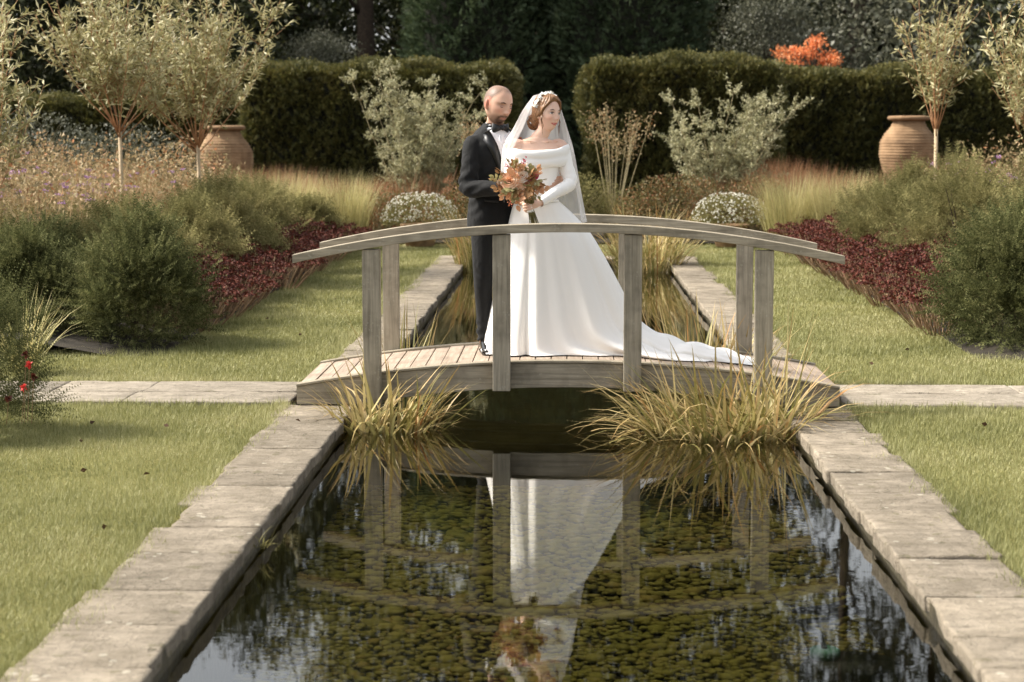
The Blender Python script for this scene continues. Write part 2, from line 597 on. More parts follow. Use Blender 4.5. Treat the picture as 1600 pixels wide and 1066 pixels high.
def pebble_mesh(seed):
    rg = np.random.default_rng(seed)
    bm = bmesh.new()
    bmesh.ops.create_icosphere(bm, subdivisions=1, radius=1)
    for vtx in bm.verts:
        vtx.co *= 1 + rg.normal() * 0.10
        vtx.co.x *= 1.25
        vtx.co.z *= 0.28
    me = bpy.data.meshes.new('pebble')
    bm.to_mesh(me); bm.free()
    me.polygons.foreach_set('use_smooth', np.ones(len(me.polygons), dtype=bool))
    me.materials.append(M_PEB)
    return me
pm = [pebble_mesh(i) for i in range(6)]
pts = []
yy = 4.9
while yy < 11.15:  # pebbles end short of the bridge; the darkened bed stands for its shade
    sp = 0.036 if yy < 8 else 0.046
    xx = -CW + 0.04
    while xx < CW - 0.04:
        pts.append((xx + rng.normal() * 0.4 * sp, yy + rng.normal() * 0.4 * sp, -0.492 + rng.normal() * 0.004, sp * min(1.5, 0.52 * math.exp(rng.normal() * 0.38))))
        xx += sp
    yy += sp * 0.85
pts.sort(key=lambda p: p[1])
for k, (x, y, z, r) in enumerate(pts[:300]):
    o = obj('pebble', pm[k % 6], None, bed, (x, y, z), (0, 0, rng.uniform(0, 6.28)))
    o.scale = (r, r, r)
rest = np.array(pts[300:])
tv = []
for me in pm:
    a = np.zeros(len(me.vertices) * 3); me.vertices.foreach_get('co', a)
    tv.append(a.reshape(-1, 3))
tf = np.array([tuple(p.vertices) for p in pm[0].polygons])
kk = rng.integers(0, 6, len(rest)); an = rng.uniform(0, 6.28, len(rest))
B = np.array(tv)[kk]
ca, sa = np.cos(an)[:, None], np.sin(an)[:, None]
V = np.stack([B[:, :, 0] * ca - B[:, :, 1] * sa, B[:, :, 0] * sa + B[:, :, 1] * ca, B[:, :, 2]], 2) * rest[:, 3][:, None, None] + rest[:, None, :3]
nv = B.shape[1]
T = (np.arange(len(rest))[:, None, None] * nv + tf[None]).reshape(-1, 3)
tag(obj('pebbles', np_mesh('pebbles', V.reshape(-1, 3), T, smooth=True), M_PEB, bed), kind='stuff')

s = NT('pond_water')
v = s.coords((1, 1, 1))
bn = s.n('Bump')
bn.inputs['Strength'].default_value = 0.022
bn.inputs['Distance'].default_value = 0.01
s.l(s.math('ADD', s.noise(s.coords((3, 9, 1)), 1.0, 3), s.math('MULTIPLY', s.noise(s.coords((12, 30, 1)), 1.0, 2), 0.25)), bn.inputs['Height'])
fr = s.n('Fresnel', IOR=1.72)
gl = s.n('BsdfGlossy')
gl.inputs['Roughness'].default_value = 0.015
gl.inputs['Color'].default_value = (0.97, 0.97, 0.94, 1)
tr = s.n('BsdfTransparent')
tr.inputs['Color'].default_value = (0.95, 0.93, 0.72, 1)
mx = s.n('MixShader')
s.l(bn.outputs[0], gl.inputs['Normal']); s.l(bn.outputs[0], fr.inputs['Normal'])
s.l(fr.outputs[0], mx.inputs[0]); s.l(tr.outputs[0], mx.inputs[1]); s.l(gl.outputs[0], mx.inputs[2])
s.l(mx.outputs[0], s.out.inputs['Surface'])
M_WATER = s.m
tag(sheet('water', -CW - 0.004, CW + 0.004, CY0, CY1 + 0.004, WATER, M_WATER), kind='structure')

def slab_mesh(x0, x1, y0, y1, z0, z1, rg, rough=0.012, nx=5, ny=5, inner=None):
    """a riven stone: top grid with uneven outline, chamfered skirt"""
    gx, gy = np.linspace(0, 1, nx + 1), np.linspace(0, 1, ny + 1)
    gx[1] = 0.014 / max(0.05, x1 - x0); gx[-2] = 1 - gx[1]; gy[1] = 0.012 / max(0.05, y1 - y0); gy[-2] = 1 - gy[1]
    V, idx = [], {}
    for j in range(ny + 1):
        for i in range(nx + 1):
            ex = i in (0, nx); ey = j in (0, ny)
            x = x0 + (x1 - x0) * gx[i] + (rg.normal() * rough * 0.6 if ex else 0)
            y = y0 + (y1 - y0) * gy[j] + (rg.normal() * rough * 0.45 if ey else 0)
            z = z1 + rg.normal() * 0.0022 - (0.003 if (ex or ey) else 0)
            idx[i, j] = len(V); V.append((x, y, z))
    F = [(idx[i, j], idx[i + 1, j], idx[i + 1, j + 1], idx[i, j + 1]) for j in range(ny) for i in range(nx)]
    rim = [(i, 0) for i in range(nx)] + [(nx, j) for j in range(ny)] + [(i, ny) for i in range(nx, 0, -1)] + [(0, j) for j in range(ny, 0, -1)]
    cx, cy = (x0 + x1) / 2, (y0 + y1) / 2
    mid, low = [], []
    for (i, j) in rim:
        x, y, z = V[idx[i, j]]
        ox = 0.002 * (1 if x > cx else -1) if i in (0, nx) else 0
        oy = 0.0012 * (1 if y > cy else -1) if j in (0, ny) else 0
        mid.append(len(V)); V.append((x + ox, y + oy, z - 0.007))
        low.append(len(V)); V.append((x - ox, y - oy, z0))
    m = len(rim)
    for k in range(m):
        a, b = idx[rim[k]], idx[rim[(k + 1) % m]]
        F.append((a, mid[k], mid[(k + 1) % m], b))
        F.append((mid[k], low[k], low[(k + 1) % m], mid[(k + 1) % m]))
    me = bpy.data.meshes.new('stone')
    me.from_pydata(V, [], F)
    me.polygons.foreach_set('use_smooth', np.ones(len(F), dtype=bool))
    me.materials.append(M_STONE)
    return me
rs = np.random.default_rng(21)
for sg in (-1, 1):
    cop = thing('coping', None, None)
    tag(cop, kind='structure')
    y = 2.2
    while y < 24.8:
        d = rs.uniform(0.33, 0.62) if y < 11 else rs.uniform(0.4, 0.7)
        x0, x1 = CW - 0.014 + rs.normal() * 0.005, CO + rs.normal() * 0.03
        a, b = (x0, x1) if sg > 0 else (-x1, -x0)
        if not (y > 11.33 and y + d < 12.5):
            me = slab_mesh(a, b, y + 0.004, min(y + d, 25.0) - 0.004, -0.062, rs.normal() * 0.003, rs, 0.010, 6, 6)
            obj('stone', me, None, cop)
        y += d
cop = tag(thing('coping', None, None), kind='structure')
x = -CO
while x < CO - 0.1:
    d = rs.uniform(0.5, 0.75)
    obj('stone', slab_mesh(x + 0.005, min(x + d, CO) - 0.005, CY1 + 0.04 - 0.08, CY1 + 0.5, -0.062, 0.004, rs), None, cop)
    x += d

# flagged side paths meeting the bridge
for sg in (-1, 1):
    path = tag(thing('path', None, None), kind='structure')
    for row, (y0, y1) in enumerate(((11.47, 11.90 if sg < 0 else 11.98), (11.91 if sg < 0 else 11.99, 12.40))):
        x = 1.80 if row == 0 else 1.82
        x -= 0.0
        k = 0
        while x < 7.5:
            d = rs.uniform(0.55, 1.15) if sg < 0 else rs.uniform(1.0, 1.5)
            a, b = (x + 0.004, x + d - 0.004) if sg > 0 else (-x - d + 0.004, -x - 0.004)
            me = slab_mesh(a, b, y0 + 0.002, y1 - 0.003, -0.07, -0.002 + rs.normal() * 0.002, rs, 0.009, 7, 5)
            me.materials.clear(); me.materials.append(M_SLAB)
            obj('slab', me, None, path)
            x += d; k += 1
# ------------------------------------------------------------------ footbridge
BX, BY0, BY1 = 1.735, 11.35, 12.50
def zdeck(x): return 0.28 - 0.16 * (x / BX) ** 2
def zrail(x): return 1.17 - 0.20 * (x / BX) ** 2
bridge = thing('footbridge', 'small arched weathered oak footbridge spanning the canal', 'bridge')
rb = np.random.default_rng(3)
nb = 34
for k in range(nb):
    xa = -BX + 2 * BX * k / nb + 0.003
    xb = -BX + 2 * BX * (k + 1) / nb - 0.003
    dz = rb.normal() * 0.0012
    zt = [zdeck(xa) + dz, zdeck(xb) + dz]
    y0, y1 = BY0 + 0.052, BY1 - 0.052
    mb = MB().add([(xa, y0, zt[0] - 0.028), (xb, y0, zt[1] - 0.028), (xb, y1, zt[1] - 0.028), (xa, y1, zt[0] - 0.028),
                   (xa, y0, zt[0]), (xb, y0, zt[1]), (xb, y1, zt[1]), (xa, y1, zt[0])],
                  [(0, 3, 2, 1), (4, 5, 6, 7), (0, 1, 5, 4), (1, 2, 6, 5), (2, 3, 7, 6), (3, 0, 4, 7)])
    mb.build('deck_board', M_WY, bridge, bevel=0.002)
def arched(zt, zb, y0, y1, xa, xb, n=36):
    rings = []
    for k in range(n + 1):
        x = xa + (xb - xa) * k / n
        a, b = zt(x), zb(x)
        e = min(0.003, (a - b) / 4)
        rings.append([(x, y0, b + e), (x, y0 + e, b), (x, y1 - e, b), (x, y1, b + e), (x, y1, a - e), (x, y1 - e, a), (x, y0 + e, a), (x, y0, a - e)])
    return MB().loft(rings)
def zbeam(x): return max(0.002, 0.118 - 0.118 * (abs(x) / 1.36) ** 2)
arched(lambda x: zdeck(x) - 0.004, zbeam, BY0, BY0 + 0.05, -BX, BX).build('side_beam', M_WX, bridge)
arched(lambda x: zdeck(x) - 0.004, zbeam, BY1 - 0.05, BY1, -BX, BX).build('side_beam', M_WX, bridge)
arched(lambda x: zdeck(x) + 0.014, lambda x: zdeck(x) - 0.003, BY0 - 0.012, BY0 + 0.056, -BX, BX).build('edge_strip', M_WX, bridge)
arched(lambda x: zdeck(x) + 0.014, lambda x: zdeck(x) - 0.003, BY1 - 0.056, BY1 + 0.012, -BX, BX).build('edge_strip', M_WX, bridge)
for yc, sgn in ((BY0 - 0.052, -1), (BY1 + 0.052, 1)):
    for xp in (-1.24, -0.415, 0.415, 1.24):
        zb = 0.104 if abs(xp) < 1 else -0.02
        zt = min(zrail(xp - 0.056), zrail(xp + 0.056)) - 0.0545
        MB().box((xp, yc, (zb + zt) / 2), (0.112, 0.078, zt - zb)).build('post', M_WZ, bridge, bevel=0.004)
    arched(zrail, lambda x: zrail(x) - 0.054, yc - 0.055, yc + 0.055, -BX, BX).build('handrail', M_WX, bridge)
for yb in (11.7, 12.15):
    arched(lambda x: zdeck(x) - 0.03, lambda x: max(zbeam(x), zdeck(x) - 0.15) if abs(x) < 1.4 else 0.0, yb, yb + 0.06, -1.65, 1.65).build('joist', M_WX, bridge)
# ------------------------------------------------------------------ planting materials
M_IRIS = m_leaf('iris_blade', [(0.0, lin(104, 104, 58)), (0.3, lin(146, 142, 84)), (0.55, lin(182, 168, 114)), (0.82, lin(206, 188, 138)), (0.93, lin(178, 130, 80)), (1.0, lin(112, 80, 54))], 0.3, 0.5, 3, 0.15, tip=(lin(172, 122, 70), 2.2, 0.8))
M_STRAW = m_leaf('straw_grass', [(0.0, lin(110, 112, 66)), (0.4, lin(160, 156, 100)), (0.75, lin(196, 186, 132)), (1.0, lin(180, 150, 96))], 0.35, 0.6, 1.0, 0.3, tip=(lin(200, 184, 136), 1.2, 0.9))
M_REDG = m_leaf('red_autumn_grass', [(0.0, lin(84, 66, 46)), (0.35, lin(130, 92, 62)), (0.7, lin(160, 114, 78)), (1.0, lin(178, 148, 106))], 0.3, 0.65, 0.8, 0.35)
M_YEW = m_leaf('yew_needles', [(0.0, lin(52, 58, 34)), (0.4, lin(84, 88, 54)), (0.75, lin(122, 122, 80)), (1.0, lin(156, 150, 106))], 0.25, 0.85, 2.2, 0.4, spec=0.06)
M_FINE = m_leaf('feathery_foliage', [(0.0, lin(84, 84, 52)), (0.45, lin(122, 118, 76)), (0.8, lin(156, 146, 100)), (1.0, lin(182, 168, 124))], 0.3, 0.85, 1.4, 0.4, spec=0.06)
M_HEDGE = m_leaf('hedge_needles', [(0.0, lin(52, 56, 28)), (0.45, lin(84, 84, 42)), (0.8, lin(116, 108, 58)), (1.0, lin(144, 128, 74))], 0.2, 0.6, 0.7, 0.4)
M_DARKYEW = m_leaf('dark_yew_needles', [(0.0, lin(42, 54, 36)), (0.5, lin(72, 86, 58)), (1.0, lin(106, 116, 82))], 0.15, 0.6, 0.8, 0.4)
M_DARKLEAF = m_leaf('dark_tree_leaf', [(0.0, lin(34, 40, 24)), (0.5, lin(56, 62, 34)), (0.85, lin(84, 82, 44)), (1.0, lin(110, 90, 48))], 0.25, 0.5, 0.25, 0.5)
M_GREYLEAF = m_leaf('grey_green_leaf', [(0.0, lin(60, 64, 52)), (0.5, lin(90, 92, 74)), (1.0, lin(134, 132, 112))], 0.25, 0.5, 0.3, 0.4)
M_SILVER = m_leaf('silver_leaf', [(0.0, lin(112, 114, 82)), (0.4, lin(154, 152, 114)), (0.8, lin(192, 186, 148)), (1.0, lin(216, 208, 174))], 0.3, 0.5, 1.5, 0.3)
M_WILLOW = m_leaf('willow_leaf', [(0.0, lin(106, 104, 66)), (0.4, lin(154, 148, 102)), (0.75, lin(196, 188, 142)), (1.0, lin(232, 226, 194))], 0.3, 0.5, 1.2, 0.3)
M_SEDUM = m_leaf('sedum_heads', [(0.0, lin(48, 22, 16)), (0.4, lin(78, 34, 24)), (0.8, lin(106, 50, 34)), (1.0, lin(130, 84, 60))], 0.1, 0.75, 3, 0.3)
M_SEDSTEM = m_leaf('dried_stems', [(0.0, lin(92, 70, 52)), (0.5, lin(140, 112, 84)), (1.0, lin(176, 152, 120))], 0.1, 0.8, 3, 0.2)
M_MEADOW = m_leaf('dry_meadow_leaf', [(0.0, lin(104, 94, 62)), (0.3, lin(150, 134, 94)), (0.6, lin(180, 158, 120)), (0.8, lin(160, 122, 86)), (0.93, lin(176, 114, 66)), (1.0, lin(132, 78, 50))], 0.3, 0.65, 1.2, 0.3)
M_PURPLE = m_leaf('purple_flower', [(0.0, lin(128, 88, 134)), (0.6, lin(176, 136, 176)), (1.0, lin(206, 170, 200))], 0.3, 0.6, 3, 0.1)
M_WHITEFL = m_leaf('white_flower', [(0.0, lin(214, 210, 196)), (1.0, lin(240, 238, 226))], 0.25, 0.6, 3, 0.1)
M_ACER = m_leaf('orange_acer_leaf', [(0.0, lin(222, 128, 74)), (0.5, lin(236, 152, 98)), (1.0, lin(244, 184, 136))], 0.45, 0.5, 1, 0.2)
M_REDSH = m_leaf('russet_shrub_leaf', [(0.0, lin(80, 78, 46)), (0.5, lin(116, 106, 66)), (0.8, lin(138, 98, 64)), (1.0, lin(150, 78, 56))], 0.3, 0.6, 2, 0.3)
M_REDFL = m_leaf('red_flower', [(0.0, lin(190, 40, 40)), (1.0, lin(226, 86, 76))], 0.2, 0.6, 3, 0.1)
M_BARK = m_plain('bark', lin(70, 58, 46), 0.9, 0.4, 14, 0.7, 30, 0.02)
M_SHOOT = m_plain('orange_young_bark', lin(164, 120, 82), 0.7, 0.3, 10)
M_PALEBARK = m_plain('pale_sapling_bark', lin(172, 152, 122), 0.8, 0.25, 16, 0.3)
M_STEMG = m_plain('shrub_stem', lin(150, 138, 104), 0.8, 0.3, 10)
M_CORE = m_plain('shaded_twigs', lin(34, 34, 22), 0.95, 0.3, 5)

# ------------------------------------------------------------------ plant builders
def clump(name, label, cat, loc, n, rad, hmin, hmax, wmin, wmax, lean, bend, mat, K=4, seed=0, group=None, az_bias=None, sy=1.0):
    rg = np.random.default_rng(seed)
    a = rg.uniform(0, 2 * math.pi, n)
    r = rad * np.sqrt(rg.random(n))
    base = np.stack([r * np.cos(a), r * np.sin(a) * sy, np.zeros(n)], 1)
    az = a + rg.normal(size=n) * 0.6
    if az_bias is not None:
        az = np.where(rg.random(n) < az_bias[1], az_bias[0] + rg.normal(size=n) * 0.55, az)
    L = rg.uniform(hmin, hmax, n)
    le = np.abs(rg.normal(lean[0], lean[1], n))
    be = np.abs(rg.normal(bend[0], bend[1], n))
    me = cat_mesh(name, [blades(base, az, L, le, be, rg.uniform(wmin, wmax, n), K, rg)], True)
    root = thing(name, label, cat, loc, 0, group)
    obj('blades', me, mat, root)
    return root

def bush(name, label, cat, loc, rx, ry, h, n, mat, seed=0, spr=(0.10, 0.16), nn=6, nl=0.022, nw=0.0035, up=0.5, stems=8, group=None, lumps=0.2, inner=0.25, under=-0.35, dens_bot=1.0):
    rg = np.random.default_rng(seed)
    root = thing(name, label, cat, loc, 0, group)
    nc = max(30, n // 42)
    uc = rg.random(nc) ** 0.8
    ac = rg.uniform(0, 2 * math.pi, nc)
    ph = rg.uniform(0, 6.28, 4)
    lump = 1 + lumps * (np.sin(ac * 3 + ph[0] + uc * 4) * 0.7 + np.sin(ac * 7 + ph[1] - uc * 7) * 0.4) + rg.normal(size=nc) * 0.09
    prof = np.sqrt(np.maximum(0.0, 1 - uc ** 2.4)) * (0.86 + 0.18 * np.sin(np.minimum(uc * 2.2, 1.6)))
    rc = prof * lump * 0.82 * (1 - inner * rg.random(nc) ** 1.4)
    hc = h * (0.92 + 0.12 * np.sin(ac * 2 + ph[2]) + 0.09 * rg.normal(size=nc))
    C = np.stack([rx * rc * np.cos(ac), ry * rc * np.sin(ac), 0.05 + uc * hc * 0.86], 1)
    OC = np.stack([np.cos(ac) * (1 - 0.6 * uc), np.sin(ac) * (1 - 0.6 * uc), up * (0.3 + 1.1 * uc)], 1)
    k = rg.integers(0, nc, n)
    off = rg.normal(size=(n, 3)) * np.array([0.085, 0.085, 0.075]) * (h / 1.1)
    P = C[k] + off
    P[:, 2] = np.maximum(P[:, 2], 0.03)
    D = unit(OC[k] + off * 7 + rg.normal(size=(n, 3)) * 0.25)
    L = rg.uniform(spr[0], spr[1], n)
    V, T = sprigs(P - D * L[:, None] * 0.5, D, L, nn, nl, nw, rg)
    obj('foliage', np_mesh('foliage', V, T), mat, root)
    mb = MB()
    for i in range(stems):
        a = rg.uniform(0, 6.28)
        rr = rg.uniform(0.3, 0.8)
        top = (rx * rr * 0.6 * math.cos(a), ry * rr * 0.6 * math.sin(a), h * rg.uniform(0.5, 0.8))
        mb.tube([(0.04 * math.cos(a), 0.04 * math.sin(a), -0.05), (top[0] * 0.4, top[1] * 0.4, top[2] * 0.5), top], [0.014, 0.01, 0.004], 5)
    mb.build('stems', M_BARK, root)
    return root

def twig_tree(name, label, loc, seed, fork, top, spread, nshoot, leaf_mat, group=None, leaf=(0.105, 0.024), per=26, bare=0.2, shoot_r=0.008, lean=0.0, trunk_r=0.022):
    """young pruned tree: pale clear stem, a fist of straight orange shoots with narrow leaves"""
    rg = np.random.default_rng(seed)
    root = thing(name, label, 'tree', loc, 0, group)
    tr = MB().tube([(0, 0, -0.05), (0.01 + lean * 0.4, 0, fork * 0.5), (lean, 0, fork)], [trunk_r * 1.2, trunk_r, trunk_r * 1.05], 8)
    tr.build('trunk', M_PALEBARK, root, True)
    sh = MB()
    P, D = [], []
    for i in range(nshoot):
        a = 2 * math.pi * i / nshoot + rg.normal() * 0.4
        tilt = min(0.85, abs(rg.normal(0.0, 1.0)) * 0.30 * spread + 0.1)
        ln = (top - fork) * rg.uniform(0.6, 1.05) * (1.0 - 0.25 * tilt)
        p = Vector((lean, 0, fork - rg.uniform(0, 0.12)))
        dirv = Vector((math.sin(tilt) * math.cos(a), math.sin(tilt) * math.sin(a), math.cos(tilt)))
        pts = [p.copy()]
        K = 7
        for k in range(K):
            p = p + dirv * (ln / K)
            dirv = (dirv + Vector((rg.normal() * 0.06, rg.normal() * 0.06, 0.05))).normalized()
            pts.append(p.copy())
        sh.tube(pts, [shoot_r * (1 - 0.75 * k / K) for k in range(K + 1)], 5)
        def side(pp, dd, l2, kk):
            pass
        arr = np.array([tuple(q) for q in pts])
        u = rg.uniform(max(bare, 0.24), 1.0, per) * K
        i0 = np.clip(u.astype(int), 0, K - 1)
        f = (u - i0)[:, None]
        Q = arr[i0] * (1 - f) + arr[i0 + 1] * f
        ax = unit(arr[i0 + 1] - arr[i0])
        P.append(Q); D.append(unit(ax * 0.55 + rdir(per, rg) * 0.9))
        # side twigs
        for q in range(int(6 * spread)):
            k0 = rg.integers(2, K)
            b = pts[k0]
            d2 = (Vector((rg.normal(), rg.normal(), 0.7 + abs(rg.normal()) * 0.5))).normalized()
            if b.z < fork + 0.28: continue
            l2 = rg.uniform(0.15, 0.42) * (top - fork) / 1.4
            e1 = b + d2 * l2 * 0.5
            e2 = e1 + (d2 + Vector((0, 0, 0.25))).normalized() * l2 * 0.5
            sh.tube([b, e1, e2], [shoot_r * 0.45, shoot_r * 0.32, shoot_r * 0.15], 4)
            m2 = int(per * 0.6)
            w = rg.uniform(0.1, 1.05, m2)[:, None]
            bb, ee = np.array(tuple(b)), np.array(tuple(e2))
            P.append(bb + (ee - bb) * w); D.append(unit(np.array(tuple(d2)) * 0.6 + rdir(m2, rg) * 0.9))
    sh.build('shoots', M_SHOOT, root, True)
    P = np.concatenate(P); D = np.concatenate(D)
    V, q = leaves(P, D, rg.uniform(leaf[0] * 0.6, leaf[0] * 1.2, len(P)), rg.uniform(leaf[1] * 0.7, leaf[1] * 1.2, len(P)), rg)
    obj('crown', np_mesh('crown', V, None, q), leaf_mat, root)
    return root

def big_tree_meshes(seed, h, trunk_h, cr, nleaf, lsize, lmat, trunk_r=0.35, clumps=90, hole=0.0, csig=0.75):
    """returns (trunk mesh, crown mesh): limbs reaching clumps spread through an uneven crown"""
    rg = np.random.default_rng(seed)
    tb = MB()
    tb.tube([(0, 0, -0.3), (0.05, 0, trunk_h * 0.5), (0.0, 0.1, trunk_h), (0.2, 0, h * 0.85)], [trunk_r * 1.35, trunk_r, trunk_r * 0.85, trunk_r * 0.15], 9)
    C = []
    for i in range(clumps):
        d = rdir(1, rg)[0]
        z = trunk_h * 0.75 + (h - trunk_h * 0.75) * rg.random() ** 0.9
        zn = (z - trunk_h * 0.75) / (h - trunk_h * 0.75)
        r = cr * math.sqrt(max(0.05, 1 - (2 * zn - 0.85) ** 2 * 0.55)) * math.sqrt(rg.random()) * rg.uniform(0.85, 1.15)
        a = rg.uniform(0, 6.28)
        C.append((r * math.cos(a), r * math.sin(a), z))
    C = np.array(C)
    for c in C[:26]:
        z0 = max(trunk_h * 0.6, c[2] - np.hypot(c[0], c[1]) * 0.7 - 0.8)
        mid = (c[0] * 0.5, c[1] * 0.5, (z0 + c[2]) / 2 + 0.2)
        tb.tube([(0, 0, z0), mid, tuple(c)], [trunk_r * 0.28, trunk_r * 0.17, trunk_r * 0.05], 5)
    k = rg.integers(0, clumps, nleaf)
    off = rg.normal(size=(nleaf, 3)) * np.array([csig, csig, csig * 0.62])
    P = C[k] + off
    D = unit(rdir(nleaf, rg) + np.array([0, 0, -0.3]) + unit(off) * 0.5)
    V, q = leaves(P, D, rg.uniform(0.7, 1.3, nleaf) * lsize, rg.uniform(0.5, 0.8, nleaf) * lsize, rg)
    cm = np_mesh('crown', V, None, q)
    cm.materials.append(lmat)
    tm = tb.mesh('trunk', True)
    tm.materials.append(M_BARK)
    return tm, cm

def big_tree(name, label, meshes, loc, rz=0, sc=1.0, group=None, cat='tree'):
    root = thing(name, label, cat, loc, rz, group)
    root.scale = (sc,) * 3 if not hasattr(sc, '__len__') else sc
    obj('trunk', meshes[0], None, root)
    obj('crown', meshes[1], None, root)
    return root

# ------------------------------------------------------------------ far trees
TA = big_tree_meshes(1, 22, 6.0, 5.6, 36000, 0.28, M_DARKLEAF, 0.42, 190, csig=0.70)
TB = big_tree_meshes(2, 23, 9.0, 5.0, 6500, 0.28, M_DARKLEAF, 0.34, 60, csig=0.65)
TC = big_tree_meshes(3, 16, 2.5, 5.0, 26000, 0.26, M_DARKLEAF, 0.35, 150, csig=0.75)
TD = big_tree_meshes(4, 9, 0.8, 3.8, 26000, 0.16, M_GREYLEAF, 0.22, 140, csig=0.6)
TE = big_tree_meshes(5, 8, 0.6, 3.6, 24000, 0.17, M_DARKLEAF, 0.22, 130, csig=0.6)
gr = 'tall dark trees behind the hedges'
TALL = 'tall dark broadleaf tree rising behind the garden hedges'
for i, (ms, x, y, rz, sc) in enumerate([(TA, -24, 68, 0.3, 0.95), (TA, -15.5, 72, 2.1, 0.85), (TA, -3.5, 70, 4.0, 1.1), (TA, 4.0, 72, 1.2, 1.1), (TB, 10.5, 66, 2.4, 1.0), (TB, 14.5, 70, 0.7, 1.05), (TB, 19.0, 65, 3.9, 0.95), (TA, 26, 72, 5.2, 1.0), (TB, -10, 74, 5.0, 0.95)]):
    big_tree('broadleaf_tree', TALL, ms, (x, y, 0), rz, sc, gr)
big_tree('trunk_tree', 'bare dark trunk before a gap of sky left of the yew columns', big_tree_meshes(9, 14, 8.5, 3.5, 6000, 0.22, M_DARKLEAF, 0.27, 50), (-6.2, 55, 0))
gr = 'woodland edge behind the hedges'
for i, (ms, x, y, rz, sc) in enumerate([(TC, -19, 58, 0, 0.9), (TC, -12.2, 57, 2, 0.85), (TC, 20, 60, 1, 0.9), (TE, -15, 47, 0, 0.95), (TE, -10.2, 46.5, 3, 0.85), (TE, -4.6, 60, 1.4, 1.0), (TC, 1.0, 82, 3.1, 0.9), (TE, 5.2, 60, 4, 1.0), (TE, 13.5, 46, 2, 0.9)]):
    big_tree('woodland_tree', 'dark leafy understorey tree at the edge of the wood', ms, (x, y, 0), rz, sc, gr)
big_tree('grey_shrub_tree', 'grey green leaved shrub tree above the hedge right of the orange acer', TD, (10.2, 50, 0), 0, 0.95)
big_tree('grey_shrub_tree', 'grey green slender shrub behind the orange acer', TD, (6.1, 55, 0), 2, (0.45, 0.45, 0.62))
big_tree('grey_shrub_tree', 'pale leaved shrub beneath the sky gap behind the left hedge', TD, (-6.6, 48, 0), 4, (0.3, 0.3, 0.46))
# far wood seen as one mass
rg = np.random.default_rng(31)
n = 60000
P = np.stack([rg.uniform(-60, 55, n), rg.uniform(88, 100, n), rg.random(n) ** 1.1], 1)
P[:, 2] *= np.interp(P[:, 0], [-60, -22, -10, 6, 14, 55], [22, 22, 25, 25, 14, 14])
keep = ~((np.abs(P[:, 0] + 10.6) < 0.9) & (P[:, 2] > 4.2))
P = P[keep]
P[:, 2] *= 0.75 + 0.35 * np.sin(P[:, 0] * 0.35) * np.sin(P[:, 0] * 0.13 + 1)
V, q = leaves(P, rdir(len(P), rg), rg.uniform(0.5, 1.0, len(P)), rg.uniform(0.4, 0.7, len(P)), rg)
tag(obj('woodland', np_mesh('woodland', V, None, q), M_DARKLEAF), 'far dark wood closing the view behind the trees', 'wood', kind='stuff')

# the orange acer above the right hedge
rg = np.random.default_rng(41)
ac = thing('acer', 'orange leaved acer glowing above the right hedge', 'tree', (6.0, 46.2, 0))
mb = MB()
P = []
for i in range(16):
    c = np.array([rg.uniform(-0.95, 0.95), rg.uniform(-0.5, 0.5), 3.45 + abs(rg.normal()) * 0.22])
    if i < 3: c = np.array([0.25 + 0.1 * i, 0, 3.95 + 0.08 * i])
    mb.tube([(0, 0, 0), (c[0] * 0.3, c[1] * 0.3, 1.8), tuple(c)], [0.05, 0.03, 0.008], 5)
    P.append(c + rg.normal(size=(80, 3)) * np.array([0.16, 0.16, 0.07]))
P = np.concatenate(P)
ac.scale = (0.74, 0.74, 0.98)
mb.build('trunk', M_BARK, ac)
V, q = leaves(P, rdir(len(P), rg), 0.09, 0.07, rg)
obj('crown', np_mesh('crown', V, None, q), M_ACER, ac)

# ------------------------------------------------------------------ clipped yew columns and hedges
def yew_column(label, loc, rx, ry, h, seed):
    rg = np.random.default_rng(seed)
    root = thing('yew_column', label, 'tree', loc)
    n = 15000
    a = rg.uniform(0, 6.28, n); u = rg.random(n)
    prof = np.interp(u, [0, 0.06, 0.2, 0.35, 0.85, 0.95, 1.0], [0.62, 0.70, 0.88, 1.0, 0.92, 0.6, 0.15])
    lump = 1 + 0.07 * np.sin(a * 5 + u * 17) + 0.06 * np.sin(a * 9 - u * 31) + 0.04 * rg.normal(size=n)
    r = prof * lump * (1 - 0.12 * rg.random(n))
    P = np.stack([rx * r * np.cos(a), ry * r * np.sin(a), u * h + 0.15], 1)
    D = unit(np.stack([np.cos(a), np.sin(a), 0.5 + 0 * a], 1) + rg.normal(size=(n, 3)) * 0.4)
    V, T = sprigs(P, D, rg.uniform(0.18, 0.32, n), 4, 0.11, 0.03, rg)
    obj('crown', np_mesh('crown', V, T), M_DARKYEW, root)
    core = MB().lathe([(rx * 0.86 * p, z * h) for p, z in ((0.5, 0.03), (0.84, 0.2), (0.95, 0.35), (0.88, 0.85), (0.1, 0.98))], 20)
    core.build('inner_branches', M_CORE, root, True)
    MB().tube([(0, 0, -0.2), (0, 0, 2.0)], [0.3, 0.25], 8).build('trunk', M_BARK, root)
    return root
yew_column('dark clipped yew column left of the gap behind the couple', (-2.45, 50, 0), 1.95, 1.9, 9.5, 51)
yew_column('dark clipped yew column right of the gap behind the couple', (1.55, 50, 0), 2.05, 2.0, 9.5, 52)
tk = thing('bare_trunk', 'pale bare trunk in the gap between the yew columns', 'tree', (-0.78, 57, 0))
MB().tube([(0, 0, -0.1), (0.1, 0, 2.2), (-0.15, 0, 3.4), (-0.3, 0, 5.0)], [0.2, 0.17, 0.14, 0.1], 8).build('trunk', M_PALEBARK, tk, True)

